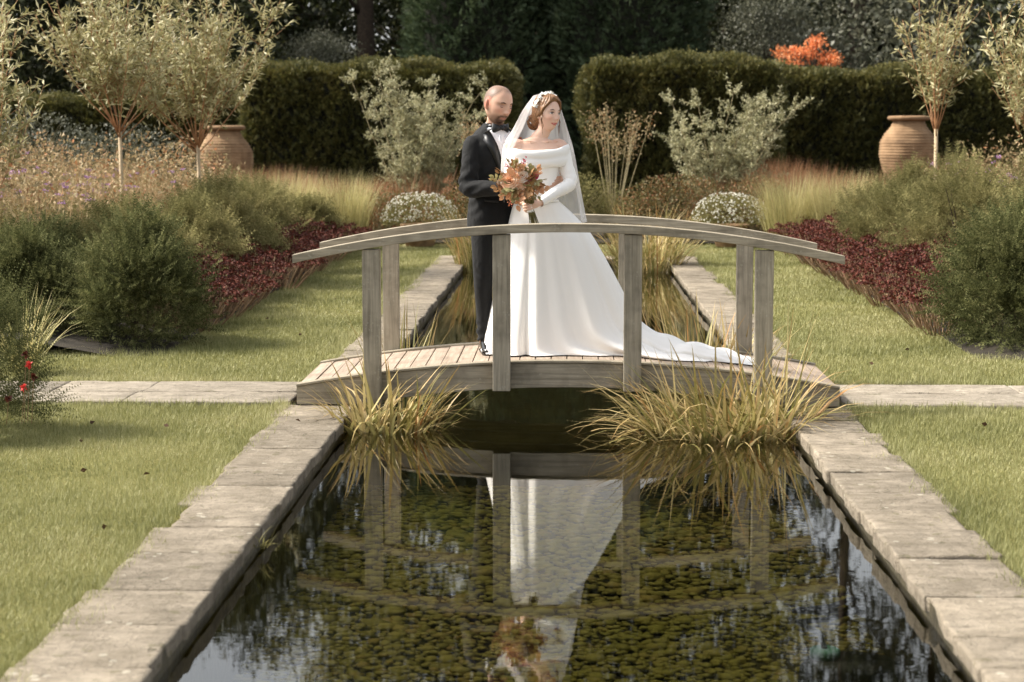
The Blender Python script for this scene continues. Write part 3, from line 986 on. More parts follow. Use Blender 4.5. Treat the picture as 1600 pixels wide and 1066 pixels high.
def hedge(label, x0, x1, y0, y1, h, seed, n=26000):
    rg = np.random.default_rng(seed)
    root = thing('hedge', label, 'hedge', ((x0 + x1) / 2, (y0 + y1) / 2, 0))
    w, d = (x1 - x0) / 2, (y1 - y0) / 2
    rd = 0.35
    # sample front, back, ends, top; superellipse rounding
    af, at_, ae = 2 * w * h, 2 * w * 2 * d, 2 * d * h
    p = np.array([af, af * 0.25, at_ * 1.4, ae, ae]); p = p / p.sum()
    k = rg.choice(5, n, p=p)
    x = rg.uniform(-w, w, n); y = rg.uniform(-d, d, n); z = rg.uniform(0.05, h, n)
    N = np.zeros((n, 3))
    for kk, ax, v, nn_ in ((0, 1, -d, (0, -1, 0)), (1, 1, d, (0, 1, 0)), (2, 2, h, (0, 0, 1)), (3, 0, -w, (-1, 0, 0)), (4, 0, w, (1, 0, 0))):
        mk = k == kk
        if ax == 0: x[mk] = v
        if ax == 1: y[mk] = v
        if ax == 2: z[mk] = v
        N[mk] = nn_
    # round off the arrises
    ex = np.clip((np.abs(x) - (w - rd)) / rd, 0, 1); ey = np.clip((np.abs(y) - (d - rd)) / rd, 0, 1); ez = np.clip((z - (h - rd)) / rd, 0, 1)
    ee = np.stack([ex * np.sign(x), ey * np.sign(y), ez], 1)
    over = np.maximum(np.linalg.norm(ee, axis=1) - 1, 0)
    P = np.stack([x, y, z], 1) - unit(ee + 1e-6) * (over * rd)[:, None]
    wob = 0.07 * np.sin(P[:, 0] * 1.9 + P[:, 2] * 2.3) + 0.05 * np.sin(P[:, 0] * 4.7 - P[:, 2] * 3.1) + rg.normal(size=n) * 0.045
    P = P + N * wob[:, None]
    D = unit(N + np.array([0, 0, 0.55]) + rg.normal(size=(n, 3)) * 0.4)
    V, T = sprigs(P - D * 0.1, D, rg.uniform(0.12, 0.26, n), 4, 0.075, 0.018, rg)
    obj('foliage', np_mesh('foliage', V, T), M_HEDGE, root)
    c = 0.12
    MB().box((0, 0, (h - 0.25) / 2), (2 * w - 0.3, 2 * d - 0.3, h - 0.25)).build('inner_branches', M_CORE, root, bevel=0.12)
    return root
hedge('clipped yew hedge behind the groom with the silver shrub before it', -7.1, -1.08, 38.6, 40.6, 3.12, 61)
hedge('clipped yew hedge behind the bride ending at the gap of the columns', 0.4, 4.55, 38.6, 40.6, 3.22, 62)
hedge('set back clipped hedge behind the right terracotta urn', 4.2, 11.5, 42.6, 44.2, 3.12, 63)
hedge('dark clipped hedge behind the left saplings', -14.5, -7.9, 41.5, 43.2, 2.5, 64)

# ------------------------------------------------------------------ urns and planters
s = NT('terracotta')
v = s.coords()
c = s.ramp(s.noise(v, 4, 5), [(0.3, lin(112, 88, 64)), (0.7, lin(152, 124, 94))])
c = s.mix(c, lin(74, 60, 48), s.ramp(s.noise(v, 2.3, 3), [(0.62, g(0)), (0.72, g(0.75))]))
s.base(c); s.rough(0.85, 0.2); s.bump(s.noise(v, 30, 4), 0.3, 0.01)
M_TERRA = s.m
def urn(label, loc):
    root = thing('urn', label, 'urn', loc)
    prof = [(0.30, 0.0), (0.34, 0.02)]
    zs = np.linspace(0.05, 1.12, 60)
    for i, z in enumerate(zs):
        r = np.interp(z, [0.0, 0.25, 0.55, 0.8, 0.95, 1.06, 1.12], [0.34, 0.46, 0.535, 0.52, 0.44, 0.345, 0.31])
        prof.append((r + (0.009 if i % 3 else -0.007), z))
    prof += [(0.30, 1.15), (0.30, 1.2)]
    MB().lathe(prof, 40).build('body', M_TERRA, root, True)
    MB().lathe([(0.30, 1.19), (0.37, 1.20), (0.395, 1.23), (0.395, 1.255), (0.37, 1.28), (0.29, 1.285), (0.27, 1.22), (0.26, 1.0)], 40, cap=False).build('rim', M_TERRA, root, True)
    MB().box((0, 0, -0.29), (0.95, 0.95, 0.6)).build('plinth', M_SLAB, root, bevel=0.02)
    return root
urn('large ribbed terracotta urn behind the left saplings', (-6.5, 34, 0.56))
urn('large ribbed terracotta urn beside the right sapling', (6.38, 34, 0.74))

def planter(label, loc, seed):
    rg = np.random.default_rng(seed)
    root = thing('planter', label, 'planter', loc)
    MB().lathe([(0.20, 0.0), (0.22, 0.02), (0.27, 0.28), (0.30, 0.30), (0.30, 0.34), (0.27, 0.345), (0.25, 0.30), (0.01, 0.29)], 28).build('pot', M_TERRA, root, True)
    n = 2600
    d = rdir(n * 2, rg); d = d[d[:, 2] > -0.25][:n]
    P = d * np.array([0.55, 0.5, 0.36]) * (0.6 + 0.42 * rg.random((len(d), 1)) ** 0.6) + np.array([0, 0, 0.42])
    V, q = leaves(P, unit(d + rdir(len(d), rg) * 0.6), 0.07, 0.012, rg)
    obj('foliage', np_mesh('foliage', V, None, q), M_FINE, root)
    m = 520
    d = rdir(m * 2, rg); d = d[d[:, 2] > -0.1][:m]
    P = d * np.array([0.57, 0.52, 0.39]) * (0.9 + 0.16 * rg.random((len(d), 1))) + np.array([0, 0, 0.43])
    parts = []
    for k in range(5):
        a = k * 2 * math.pi / 5
        tang = unit(np.cross(d, np.array([0.3, 0.2, 0.9])))
        bt = np.cross(d, tang)
        DD = tang * math.cos(a) + bt * math.sin(a) + d * 0.3
        V, q = leaves(P, DD, 0.019, 0.013, rg)
        parts.append((V, None, q, None))
    obj('flowers', cat_mesh('flowers', parts), M_WHITEFL, root)
    return root
planter('terracotta pot of small white daisies left of the canal end', (-2.24, 27.2, 0.0), 71)
planter('terracotta pot of small white daisies right of the canal end', (2.46, 27.2, 0.0), 72)

# ------------------------------------------------------------------ silver shrubs
def silver_shrub(label, loc, h, w, seed, nst=16):
    rg = np.random.default_rng(seed)
    root = thing('silver_shrub', label, 'shrub', loc)
    st = MB(); P, D = [], []
    for i in range(nst):
        a = rg.uniform(0, 6.28); t = abs(rg.normal(0, 0.19))
        hh = h * rg.uniform(0.5, 1.0) * (1 - 0.3 * t)
        p = Vector((0.12 * math.cos(a), 0.12 * math.sin(a), 0)); d = Vector((math.sin(t) * math.cos(a), math.sin(t) * math.sin(a), math.cos(t)))
        pts = [p.copy()]
        for k in range(8):
            p = p + d * hh / 8
            d = (d + Vector((rg.normal() * 0.09 + 0.05 * math.cos(a) * w, rg.normal() * 0.09 + 0.05 * math.sin(a) * w, 0.02))).normalized()
            pts.append(p.copy())
            if k >= 2:
                for q in range(4):
                    d2 = Vector((rg.normal(), rg.normal(), 0.35 + abs(rg.normal()) * 0.6)).normalized()
                    l2 = rg.uniform(0.14, 0.38)
                    e = p + d2 * l2
                    st.tube([p, e], [0.006, 0.002], 4)
                    m = 34
                    u = rg.uniform(0.15, 1.0, m)[:, None]
                    P.append(np.array(tuple(p)) + np.array(tuple(d2)) * l2 * u + rg.normal(size=(m, 3)) * 0.018)
                    D.append(unit(np.array(tuple(d2)) * 0.6 + rdir(m, rg)))
        st.tube(pts, [0.017 * (1 - 0.8 * k / 8) for k in range(9)], 5)
    st.build('stems', M_STEMG, root, True)
    P = np.concatenate(P); D = np.concatenate(D)
    V, q = leaves(P, D, rg.uniform(0.04, 0.075, len(P)), rg.uniform(0.014, 0.024, len(P)), rg)
    obj('foliage', np_mesh('foliage', V, None, q), M_SILVER, root)
    return root
silver_shrub('tall silver leaved shrub left of the groom', (-2.55, 30.2, 0.0), 3.2, 0.9, 81, 24)
silver_shrub('silver leaved shrub right of the bride veil before the hedge', (2.5, 30.2, 0.0), 2.7, 1.0, 82, 22)

# ------------------------------------------------------------------ golden oat grass
def oat_grass(label, loc, seed, nst=13, h=2.1):
    rg = np.random.default_rng(seed)
    root = thing('oat_grass', label, 'grass', loc)
    n = 420
    a = rg.uniform(0, 6.28, n); r = 0.14 * np.sqrt(rg.random(n))
    base = np.stack([r * np.cos(a), r * np.sin(a), np.zeros(n)], 1)
    obj('blades', cat_mesh('blades', [blades(base, a + rg.normal(size=n) * 0.4, rg.uniform(0.6, 1.15, n), np.abs(rg.normal(0.2, 0.12, n)), rg.uniform(0.6, 1.7, n), rg.uniform(0.004, 0.008, n), 5, rg)]), M_FINE, root)
    st = MB(); P = []
    for i in range(nst):
        a = rg.uniform(0, 6.28); t = abs(rg.normal(0, 0.2)) + 0.03; hh = h * rg.uniform(0.78, 1.08)
        e = np.array([math.sin(t) * math.cos(a), math.sin(t) * math.sin(a), math.cos(t)]) * hh
        st.tube([(0, 0, 0), tuple(e * 0.55), tuple(e)], [0.008, 0.006, 0.003], 5)
        m = 60
        u = rg.uniform(0.80, 1.04, m)[:, None]
        P.append(e * u + rg.normal(size=(m, 3)) * np.array([0.06, 0.06, 0.02]))
    st.build('stalks', M_STEMG, root)
    P = np.concatenate(P)
    V, q = leaves(P, unit(rdir(len(P), rg) + np.array([0, 0, -0.8])), 0.055, 0.018, rg)
    obj('seed_heads', np_mesh('seed_heads', V, None, q), M_MEADOW, root)
    return root
oat_grass('golden oat grass with tall airy seed heads behind the groom', (-1.3, 29.3, 0.0), 91, 15, 2.05)
oat_grass('golden oat grass with tall airy seed heads right of the veil', (0.75, 29.3, 0.0), 92, 15, 2.1)

# russet shrubs either side of the axis
def loose_shrub(name, label, loc, rx, ry, h, n, mat, seed, ls=0.05, lw=0.03):
    rg = np.random.default_rng(seed)
    root = thing(name, label, 'shrub', loc)
    d = rdir(n * 2, rg); d = d[d[:, 2] > -0.3][:n]
    nst = 40
    sd = rdir(nst * 2, rg); sd = sd[sd[:, 2] > 0.05][:nst]
    near = np.max(d @ sd.T, axis=1)
    rr = (0.45 + 0.6 * rg.random(len(d)) ** 0.7) * (0.75 + 0.3 * smooth01(0.8, 0.99, near))
    P = d * np.array([rx, ry, h * 0.6]) * rr[:, None] + np.array([0, 0, h * 0.42])
    P[:, 2] = np.maximum(P[:, 2], 0.02)
    V, q = leaves(P, unit(d * 0.5 + rdir(len(d), rg) + np.array([0, 0, 0.3])), rg.uniform(0.6, 1.2, len(d)) * ls, rg.uniform(0.6, 1.2, len(d)) * lw, rg)
    obj('foliage', np_mesh('foliage', V, None, q), mat, root)
    mb = MB()
    for v_ in sd:
        e = v_ * np.array([rx, ry, h * 0.6]) * 0.95 + np.array([0, 0, h * 0.42])
        mb.tube([(0, 0, -0.03), tuple(e * np.array([0.45, 0.45, 0.6])), tuple(e)], [0.01, 0.007, 0.003], 4)
    mb.build('stems', M_STEMG, root)
    return root
loose_shrub('russet_shrub', 'russet tinted low shrub below the right silver shrub', (1.75, 28.6, 0), 0.95, 0.5, 1.0, 5200, M_REDSH, 95)
loose_shrub('russet_shrub', 'russet tinted low shrub behind the groom hips', (-1.35, 28.4, 0), 0.7, 0.5, 0.95, 4200, M_REDSH, 96)
loose_shrub('russet_shrub', 'green low shrub in the gap behind the bride', (0.1, 29.5, 0), 0.9, 0.5, 1.0, 4200, M_FINE, 97)
loose_shrub('russet_shrub', 'low olive shrub between the left pot and the pale grasses', (-3.1, 28.6, 0), 0.8, 0.5, 0.8, 3600, M_REDSH, 98)
loose_shrub('russet_shrub', 'low olive shrub behind the right daisy pot', (3.0, 28.8, 0), 0.7, 0.5, 0.95, 3600, M_REDSH, 99)

# ------------------------------------------------------------------ pale grasses and the red grass band
pg = 'pale feather grasses at the back of the beds'
for i, (x, y, lab) in enumerate([(-3.35, 26.6, 'pale feather grass clump nearest the left daisy pot'), (-4.0, 26.0, 'pale feather grass clump second from the left daisy pot'), (-4.55, 27.2, 'pale feather grass clump below the left urn'), (-5.1, 25.6, 'pale feather grass clump farthest left under the sapling'),
                                 (3.3, 26.6, 'pale feather grass clump nearest the right daisy pot'), (3.95, 26.2, 'pale feather grass clump second from the right daisy pot'), (4.6, 26.8, 'pale feather grass clump below the right urn'), (5.3, 26.3, 'pale feather grass clump under the right sapling')]):
    clump('feather_grass', lab, 'grass', (x, y, 0.08), 1150, 0.34, 0.75, 1.2, 0.004, 0.008, (0.15, 0.12), (0.35, 0.25), M_STRAW, 4, 110 + i, pg)
for sg, lab in ((-1, 'band of russet autumn grass before the left hedge'), (1, 'band of russet autumn grass before the right hedge')):
    n = 17000
    rg = np.random.default_rng(130 + sg)
    base = np.stack([sg * rg.uniform(2.2, 12, n), rg.uniform(28.8, 33.6, n), np.full(n, 0.1)], 1)
    hgt = rg.uniform(0.7, 1.15, n) * (0.9 + 0.12 * np.sin(base[:, 0] * 2.1)) * (1.0 if sg < 0 else 1.12)
    me = cat_mesh('russet_grass', [blades(base, rg.uniform(0, 6.28, n), hgt, np.abs(rg.normal(0.12, 0.1, n)), rg.uniform(0.1, 0.7, n), rg.uniform(0.007, 0.014, n), 3, rg)])
    tag(obj('russet_grass', me, M_REDG), lab, 'grass', kind='stuff')

# ------------------------------------------------------------------ border: feathery bushes, yews, sedum
bush('feathery_bush', 'soft feathery green bush behind the left sedum border', 'bush', (-4.1, 20.8, 0.08), 0.85, 1.5, 1.12, 5200, M_FINE, 201, (0.14, 0.26), 6, 0.055, 0.0062, 0.9, inner=0.45)
bush('feathery_bush', 'soft feathery bush between the pale grasses and the left sedum', 'bush', (-4.2, 23.6, 0.08), 0.9, 1.2, 1.1, 4200, M_FINE, 202, (0.14, 0.26), 6, 0.055, 0.0062, 0.9, inner=0.45)
bush('feathery_bush', 'loose feathery green bush above the front left yew', 'bush', (-4.35, 17.3, 0.08), 0.95, 1.3, 0.9, 4600, M_FINE, 203, (0.12, 0.22), 6, 0.052, 0.006, 0.9, inner=0.45)
bush('feathery_bush', 'soft feathery bush behind the far end of the right sedum', 'bush', (4.3, 23.4, 0.08), 0.95, 1.4, 1.15, 4400, M_FINE, 204, (0.14, 0.26), 6, 0.055, 0.0062, 0.9, inner=0.45)
bush('feathery_bush', 'broad feathery green bush behind the middle of the right sedum', 'bush', (4.45, 20.2, 0.08), 1.05, 1.6, 1.3, 5600, M_FINE, 205, (0.14, 0.26), 6, 0.055, 0.0062, 0.9, inner=0.45)
bush('feathery_bush', 'feathery green bush above the right yew', 'bush', (4.6, 17.2, 0.08), 1.0, 1.4, 1.25, 5400, M_FINE, 206, (0.12, 0.22), 6, 0.052, 0.006, 0.9, inner=0.45)
for k_, (x_, y_, rx_, h_, lab_) in enumerate([(-3.95, 18.9, 0.7, 0.95, 'feathery bush between the front yew and the left sedum'), (-5.3, 19.2, 0.9, 0.95, 'feathery bush under the second sapling on the left'), (-5.4, 17.4, 0.9, 0.9, 'feathery bush at the left frame edge behind the yews'),
                                          (5.5, 18.6, 0.95, 1.15, 'feathery bush at the right frame edge behind the yew'), (4.0, 21.9, 0.75, 1.0, 'feathery bush at the back of the right sedum'), (5.3, 21.8, 0.9, 1.15, 'feathery bush at the foot of the right sapling'), (-3.75, 25.2, 0.6, 0.75, 'low feathery bush at the far end of the left sedum')]):
    bush('feathery_bush', lab_, 'bush', (x_, y_, 0.08), rx_, 1.0, h_, 3400, M_FINE, 230 + k_, (0.14, 0.26), 6, 0.055, 0.0062, 0.9, inner=0.45)
bush('yew_bush', 'rounded dark yew bush at the front of the left bed', 'bush', (-3.55, 14.7, 0.0), 0.66, 0.75, 1.05, 5200, M_YEW, 211, (0.10, 0.20), 7, 0.034, 0.0062, 0.7, inner=0.4)
bush('yew_bush', 'dark yew bush at the left edge beyond the path', 'bush', (-4.45, 14.9, 0.0), 0.62, 0.7, 0.85, 4600, M_YEW, 212, (0.10, 0.20), 7, 0.034, 0.0062, 0.7, inner=0.4)
bush('yew_bush', 'spreading dark yew bush at the front of the right bed', 'bush', (3.72, 14.9, 0.0), 0.72, 0.8, 1.12, 5600, M_YEW, 213, (0.12, 0.24), 7, 0.036, 0.0062, 0.6, inner=0.4)
bush('yew_bush', 'olive yew bush in the left corner behind the front yews', 'bush', (-4.9, 16.2, 0.0), 0.75, 0.7, 0.95, 3600, M_YEW, 214, (0.12, 0.2), 7, 0.034, 0.0062, 0.7, inner=0.4)
bush('lavender_bush', 'dark wispy bush with red blooms at the left edge', 'bush', (-3.52, 10.3, 0.0), 0.56, 0.55, 0.95, 3600, M_YEW, 215, (0.1, 0.24), 9, 0.02, 0.0032, 0.9, inner=0.45)
cl = clump('straw_clump', 'straw coloured grass clump beside the left edge bush', 'grass', (-3.98, 12.9, 0.0), 120, 0.1, 0.4, 0.7, 0.007, 0.012, (0.35, 0.25), (0.6, 0.4), M_STRAW, 4, 216)
rf = np.random.default_rng(217)
for k in range(5):
    fl = thing('red_bloom', 'red flower head in the wispy bush at the left edge', 'flower', (-3.05 + rf.normal() * 0.06, 9.85 + rf.normal() * 0.06, 0.26 + 0.06 * k), 0, 'red blooms in the left edge bush')
    P = np.zeros((14, 3)); D = unit(rdir(14, rf) + np.array([0, -0.4, 0.5]))
    V, q = leaves(P, D, 0.028, 0.02, rf)
    obj('petals', np_mesh('petals', V, None, q), M_REDFL if k % 2 else M_SEDUM, fl)
    MB().tube([(0, 0, 0), (-0.05, 0.1, -0.16 - 0.06 * k)], 0.002, 4).build('stem', M_SEDSTEM, fl)

def sedum_proto(seed, n=34):
    rg = np.random.default_rng(seed)
    st = []
    HV = []
    for i in range(n):
        a = rg.uniform(0, 6.28); r = 0.26 * math.sqrt(rg.random())
        top = np.array([r * 1.6 * math.cos(a), r * 1.6 * math.sin(a), 0.48 - 0.55 * r + rg.normal() * 0.04])
        base = np.array([r * 0.55 * math.cos(a), r * 0.55 * math.sin(a), 0.0])
        st.append((base, top))
        m = 30
        q = rg.normal(size=(m, 3)) * np.array([0.032, 0.032, 0.007])
        q[:, 2] -= (q[:, 0] ** 2 + q[:, 1] ** 2) * 4
        HV.append(top + q)
    P = np.concatenate(HV)
    V, q = leaves(P, unit(rdir(len(P), rg) + np.array([0, 0, 0.15])), 0.026, 0.022, rg)
    heads = np_mesh('flower_heads', V, None, q); heads.materials.append(M_SEDUM)
    mb = MB()
    for b, t in st:
        mid = (b + t) / 2 + rg.normal(size=3) * 0.012
        mb.tube([tuple(b), tuple(mid), tuple(t)], [0.005, 0.0045, 0.003], 4)
    stems = mb.mesh('stems'); stems.materials.append(M_SEDSTEM)
    return heads, stems
SED = [sedum_proto(220 + i) for i in range(3)]
rg = np.random.default_rng(229)
for sg, nm in ((-1, 'left'), (1, 'right')):
    y = 15.5
    k = 0
    while y < 26.2:
        for row in range(3):
            hd_, st_ = SED[k % 3]
            root = thing('sedum', f'dark red sedum clump in the border {nm} of the lawn', 'plant', (sg * (3.26 + 0.36 * row + rg.normal() * 0.05), y + 0.24 * row + rg.normal() * 0.05, 0.0), rg.uniform(0, 6.28), f'sedum border {nm} of the lawn')
            sc_ = rg.uniform(0.92, 1.18)
            root.scale = (sc_, sc_, (0.86, 1.08, 1.2)[row] * rg.uniform(0.92, 1.1))
            tag(obj('flower_heads', hd_, None, root), kind='stuff'); obj('stems', st_, None, root)
            k += 1
        y += 0.62

# ------------------------------------------------------------------ dry perennial meadow
for sg, n, lab in ((-1, 44000, 'dry autumn perennials with buff seed heads left of the lawn'), (1, 26000, 'dry autumn perennials with buff seed heads right of the lawn')):
    rg = np.random.default_rng(240 + sg)
    x = rg.uniform(4.9, 10.5, n) if sg < 0 else rg.uniform(5.4, 11, n)
    y = rg.uniform(16.2, 27.5, n) if sg < 0 else rg.uniform(17.5, 28.5, n)
    hh = 1.18 + 0.24 * np.sin(x * 1.9 + y * 0.7) + 0.14 * np.sin(y * 2.3) + 0.1 * np.sin(x * 5.1)
    z = hh * rg.random(n) ** 0.55 * (0.85 + 0.3 * rg.random(n)) + 0.1
    P = np.stack([sg * x, y, z], 1)
    V, q = leaves(P, unit(rdir(n, rg) + np.array([0, 0, 0.3])), rg.uniform(0.03, 0.085, n), rg.uniform(0.014, 0.042, n), rg)
    m = n // 4
    base = np.stack([sg * rg.uniform(4.9, 10.5, m), rg.uniform(16.2, 27.5, m), np.full(m, 0.05)], 1)
    bl = blades(base, rg.uniform(0, 6.28, m), rg.uniform(0.7, 1.6, m), np.abs(rg.normal(0.1, 0.1, m)), rg.uniform(0, 0.4, m), rg.uniform(0.004, 0.008, m), 3, rg)
    tag(obj('dry_perennials', cat_mesh('dry_perennials', [(V, None, q, None), bl]), M_MEADOW), lab, 'plants', kind='stuff')
def verbena_proto(seed):
    rg = np.random.default_rng(seed)
    mb = MB(); P = []
    for i in range(4):
        a = rg.uniform(0, 6.28); t = 0.02 + 0.22 * rg.random()
        e = np.array([math.sin(t) * math.cos(a), math.sin(t) * math.sin(a), math.cos(t)]) * rg.uniform(1.0, 1.35)
        mb.tube([(0, 0, 0), tuple(e * 0.5), tuple(e)], [0.004, 0.003, 0.002], 4)
        P.append(e + rg.normal(size=(18, 3)) * np.array([0.022, 0.022, 0.009]))
    P = np.concatenate(P)
    V, q = leaves(P, unit(rdir(len(P), rg) + np.array([0, 0, 0.5])), 0.022, 0.018, rg)
    h = np_mesh('flower_heads', V, None, q); h.materials.append(M_PURPLE)
    st = mb.mesh('stems'); st.materials.append(M_STEMG)
    return h, st
VB = [verbena_proto(250 + i) for i in range(3)]
rg = np.random.default_rng(255)
for sg, n, nm in ((-1, 15, 'left'), (1, 9, 'right')):
    for i in range(n):
        y = rg.uniform(17, 24) if sg < 0 else rg.uniform(20, 26)
        xx = rg.uniform(4.9, 0.317 * y + 0.2) if sg < 0 else rg.uniform(4.9, 0.262 * y + 0.2)
        root = thing('verbena', f'thin stemmed purple verbena among the dry perennials on the {nm}', 'plant', (sg * xx, y, 0.05), rg.uniform(0, 6.28), f'verbena on the {nm}')
        root.scale = (1, 1, rg.uniform(0.85, 1.12))
        h, st = VB[i % 3]
        tag(obj('flower_heads', h, None, root), kind='stuff'); obj('stems', st, None, root)
for i, (x, y, z, sc, lab) in enumerate([(-7.6, 30.5, 0, 1.3, 'grey leaved shrub behind the dry perennials at far left'), (-9.6, 31.0, 0, 1.5, 'grey leaved shrub at the left frame edge below the saplings'), (8.6, 28.5, 0, 1.4, 'olive leaved shrub at the right frame edge behind the saplings')]):
    loose_shrub('grey_shrub', lab, (x, y, z), 1.1 * sc, 0.9, 1.35 * sc, 6000, M_GREYLEAF if i < 2 else M_WILLOW, 260 + i, 0.07, 0.035)

# ------------------------------------------------------------------ saplings
twig_tree('sapling', 'narrow leaved sapling with clear pale stem second from left', (-5.2, 20.8, 0.05), 301, 1.70, 3.95, 1.9, 20, M_WILLOW, 'young pruned saplings', per=42)
twig_tree('sapling', 'narrow leaved sapling before the left urn', (-4.62, 22.4, 0.05), 302, 1.52, 3.85, 2.0, 21, M_WILLOW, 'young pruned saplings', per=42)
twig_tree('sapling', 'narrow leaved sapling cut by the left frame edge', (-5.45, 16.6, 0.05), 303, 1.0, 3.3, 1.6, 14, M_WILLOW, 'young pruned saplings', per=34)
twig_tree('sapling', 'slim sapling with orange shoots beside the right urn', (4.46, 22.0, 0.05), 304, 1.72, 3.8, 1.0, 12, M_WILLOW, 'young pruned saplings', per=30)
twig_tree('sapling', 'narrow leaved sapling cut by the right frame edge', (5.45, 21.0, 0.05), 305, 1.35, 3.6, 1.6, 17, M_WILLOW, 'young pruned saplings', per=36)

# ------------------------------------------------------------------ water side iris clumps
def iris(label, loc, n, rad, h, seed, lean=(0.35, 0.25), bend=(0.9, 0.5), bias=None, sy=0.7, w=(0.008, 0.017)):
    return clump('water_iris', label, 'iris', loc, n, rad, h[0], h[1], w[0], w[1], lean, bend, M_IRIS, 6, seed, None, bias, sy)
iris('iris clump in front of the left end of the bridge', (-1.12, 10.98, -0.22), 220, 0.26, (0.32, 0.70), 401, (0.38, 0.25), (1.0, 0.6), (-0.1, 0.3), 0.7, (0.015, 0.028))
iris('large sprawling iris clump in front of the right end of the bridge', (0.98, 10.86, -0.22), 680, 0.46, (0.36, 0.82), 402, (0.58, 0.36), (1.0, 0.6), (3.2, 0.36), 0.6, (0.015, 0.028))
iris('sparse iris clump behind the left end of the bridge', (-1.2, 13.2, -0.2), 46, 0.22, (0.45, 0.75), 403, (0.2, 0.15), (0.4, 0.3))
iris('iris clump behind the bride train at the bridge', (1.05, 13.0, -0.2), 190, 0.36, (0.5, 0.85), 404, (0.25, 0.2), (0.6, 0.4), None, 0.7, (0.011, 0.022))
iris('straw coloured iris clump at the far left end of the canal', (-1.2, 23.6, -0.15), 230, 0.28, (0.7, 1.1), 405, (0.2, 0.15), (0.7, 0.4), None, 0.7, (0.012, 0.022))
iris('straw coloured iris clump at the far right end of the canal', (1.05, 23.6, -0.15), 360, 0.42, (0.7, 1.15), 406, (0.3, 0.25), (0.9, 0.5), None, 0.7, (0.012, 0.022))
tl = clump('tall_blade', 'few tall thin blades standing by the right bridge post', 'iris', (1.32, 10.95, -0.15), 6, 0.08, 0.7, 1.0, 0.007, 0.012, (0.22, 0.1), (0.1, 0.1), M_IRIS, 5, 407, None, (0.25, 0.7))
# dead leaves flopped over the right coping
cl = clump('fallen_iris_leaves', 'dry iris leaves flopped over the right coping stones', 'leaves', (1.42, 11.0, 0.012), 34, 0.12, 0.25, 0.55, 0.006, 0.012, (1.48, 0.04), (0.06, 0.03), M_IRIS, 4, 408, None, (0.1, 0.8))
clump('weed_tuft', 'small green weed growing from the left canal wall', 'weed', (-1.33, 7.62, -0.06), 16, 0.03, 0.06, 0.14, 0.004, 0.008, (0.6, 0.3), (0.9, 0.4), M_FINE, 4, 409, None, (-0.3, 0.7))
# a few fallen leaves lying on the lawn and stone
rl = np.random.default_rng(420)
M_FALL = m_leaf('fallen_leaf', [(0, lin(52, 40, 30)), (0.5, lin(86, 62, 42)), (1, lin(126, 98, 66))], 0.1, 0.7, 3, 0.2)
spots = [(-2.5, 9.0), (-2.9, 8.3), (-2.15, 8.9), (-2.6, 7.4), (-2.2, 6.6), (-2.75, 9.9), (-3.0, 7.2), (-2.35, 10.4), (-2.05, 7.7), (-2.85, 10.5), (2.5, 10.6), (2.9, 9.4), (2.3, 13.4), (2.7, 14.3), (-2.3, 15.2), (-2.8, 16.5), (-2.4, 18.5), (2.2, 8.0), (-1.6, 10.6)]
for k, (x, y) in enumerate(spots):
    V, q = leaves(np.zeros((2, 3)), np.array([[1, 0.1, 0.22], [0.97, -0.15, 0.2]]), 0.038, 0.022, rl, 0.4)
    on = 'stone coping' if abs(x) < 1.8 else 'lawn'
    o = obj('fallen_leaf', np_mesh('fallen_leaf', V, None, q), M_FALL, None, (x, y, 0.012), (0, 0, rl.uniform(0, 6.28)))
    tag(o, f'small curled brown leaf lying on the {on}', 'leaf', 'fallen leaves')
# pump lying on the canal bed at lower right
pp = thing('pond_pump', 'black pump with teal collar lying under the water at lower right', 'pump', (1.13, 6.95, -0.46))
M_BLACK = m_plain('black_plastic', lin(22, 22, 20), 0.5, 0.2, 10)
M_TEAL = m_plain('teal_plastic', lin(96, 160, 140), 0.5, 0.1, 10)
MB().loft([[(0.20 * math.cos(a) * k, 0.12 * math.sin(a) * k, z) for a in np.linspace(0, 6.28, 24)[:-1]] for z, k in ((0, 1.0), (0.03, 1.05), (0.1, 1.0), (0.13, 0.85))]).build('body', M_BLACK, pp, True)
MB().lathe([(0.05, 0.125), (0.06, 0.13), (0.06, 0.16), (0.05, 0.165)], 20, (-0.1, 0.02, 0)).build('collar', M_TEAL, pp, True)
MB().tube([(-0.1, 0.02, 0.16), (-0.12, 0.04, 0.22), (-0.2, 0.1, 0.25), (-0.05, 0.25, 0.22), (0.12, 0.5, 0.2), (0.0, 0.8, 0.1), (-0.1, 1.0, 0.05), (0.1, 1.2, 0.02), (0.36, 1.25, 0.1)], 0.012, 6).build('hose', M_BLACK, pp, True)
#PART3
# ------------------------------------------------------------------ the couple
def remesh(mb, voxel, smooth=3, name='body'):
    me = mb.mesh(name)
    bm = bmesh.new(); bm.from_mesh(me)
    bmesh.ops.recalc_face_normals(bm, faces=bm.faces)
    bm.to_mesh(me); bm.free()
    o = bpy.data.objects.new('work', me)
    COL.objects.link(o)
    r = o.modifiers.new('r', 'REMESH'); r.mode = 'VOXEL'; r.voxel_size = voxel; r.adaptivity = 0
    sm = o.modifiers.new('s', 'SMOOTH'); sm.factor = 0.5; sm.iterations = smooth
    dg = bpy.context.evaluated_depsgraph_get()
    out = bpy.data.meshes.new_from_object(o.evaluated_get(dg))
    bpy.data.objects.remove(o); bpy.data.meshes.remove(me)
    out.name = name
    out.polygons.foreach_set('use_smooth', np.ones(len(out.polygons), dtype=bool))
    return out

def co(me):
    a = np.zeros(len(me.vertices) * 3); me.vertices.foreach_get('co', a)
    return a.reshape(-1, 3)

def set_co(me, V):
    me.vertices.foreach_set('co', np.asarray(V, dtype=np.float32).ravel()); me.update()

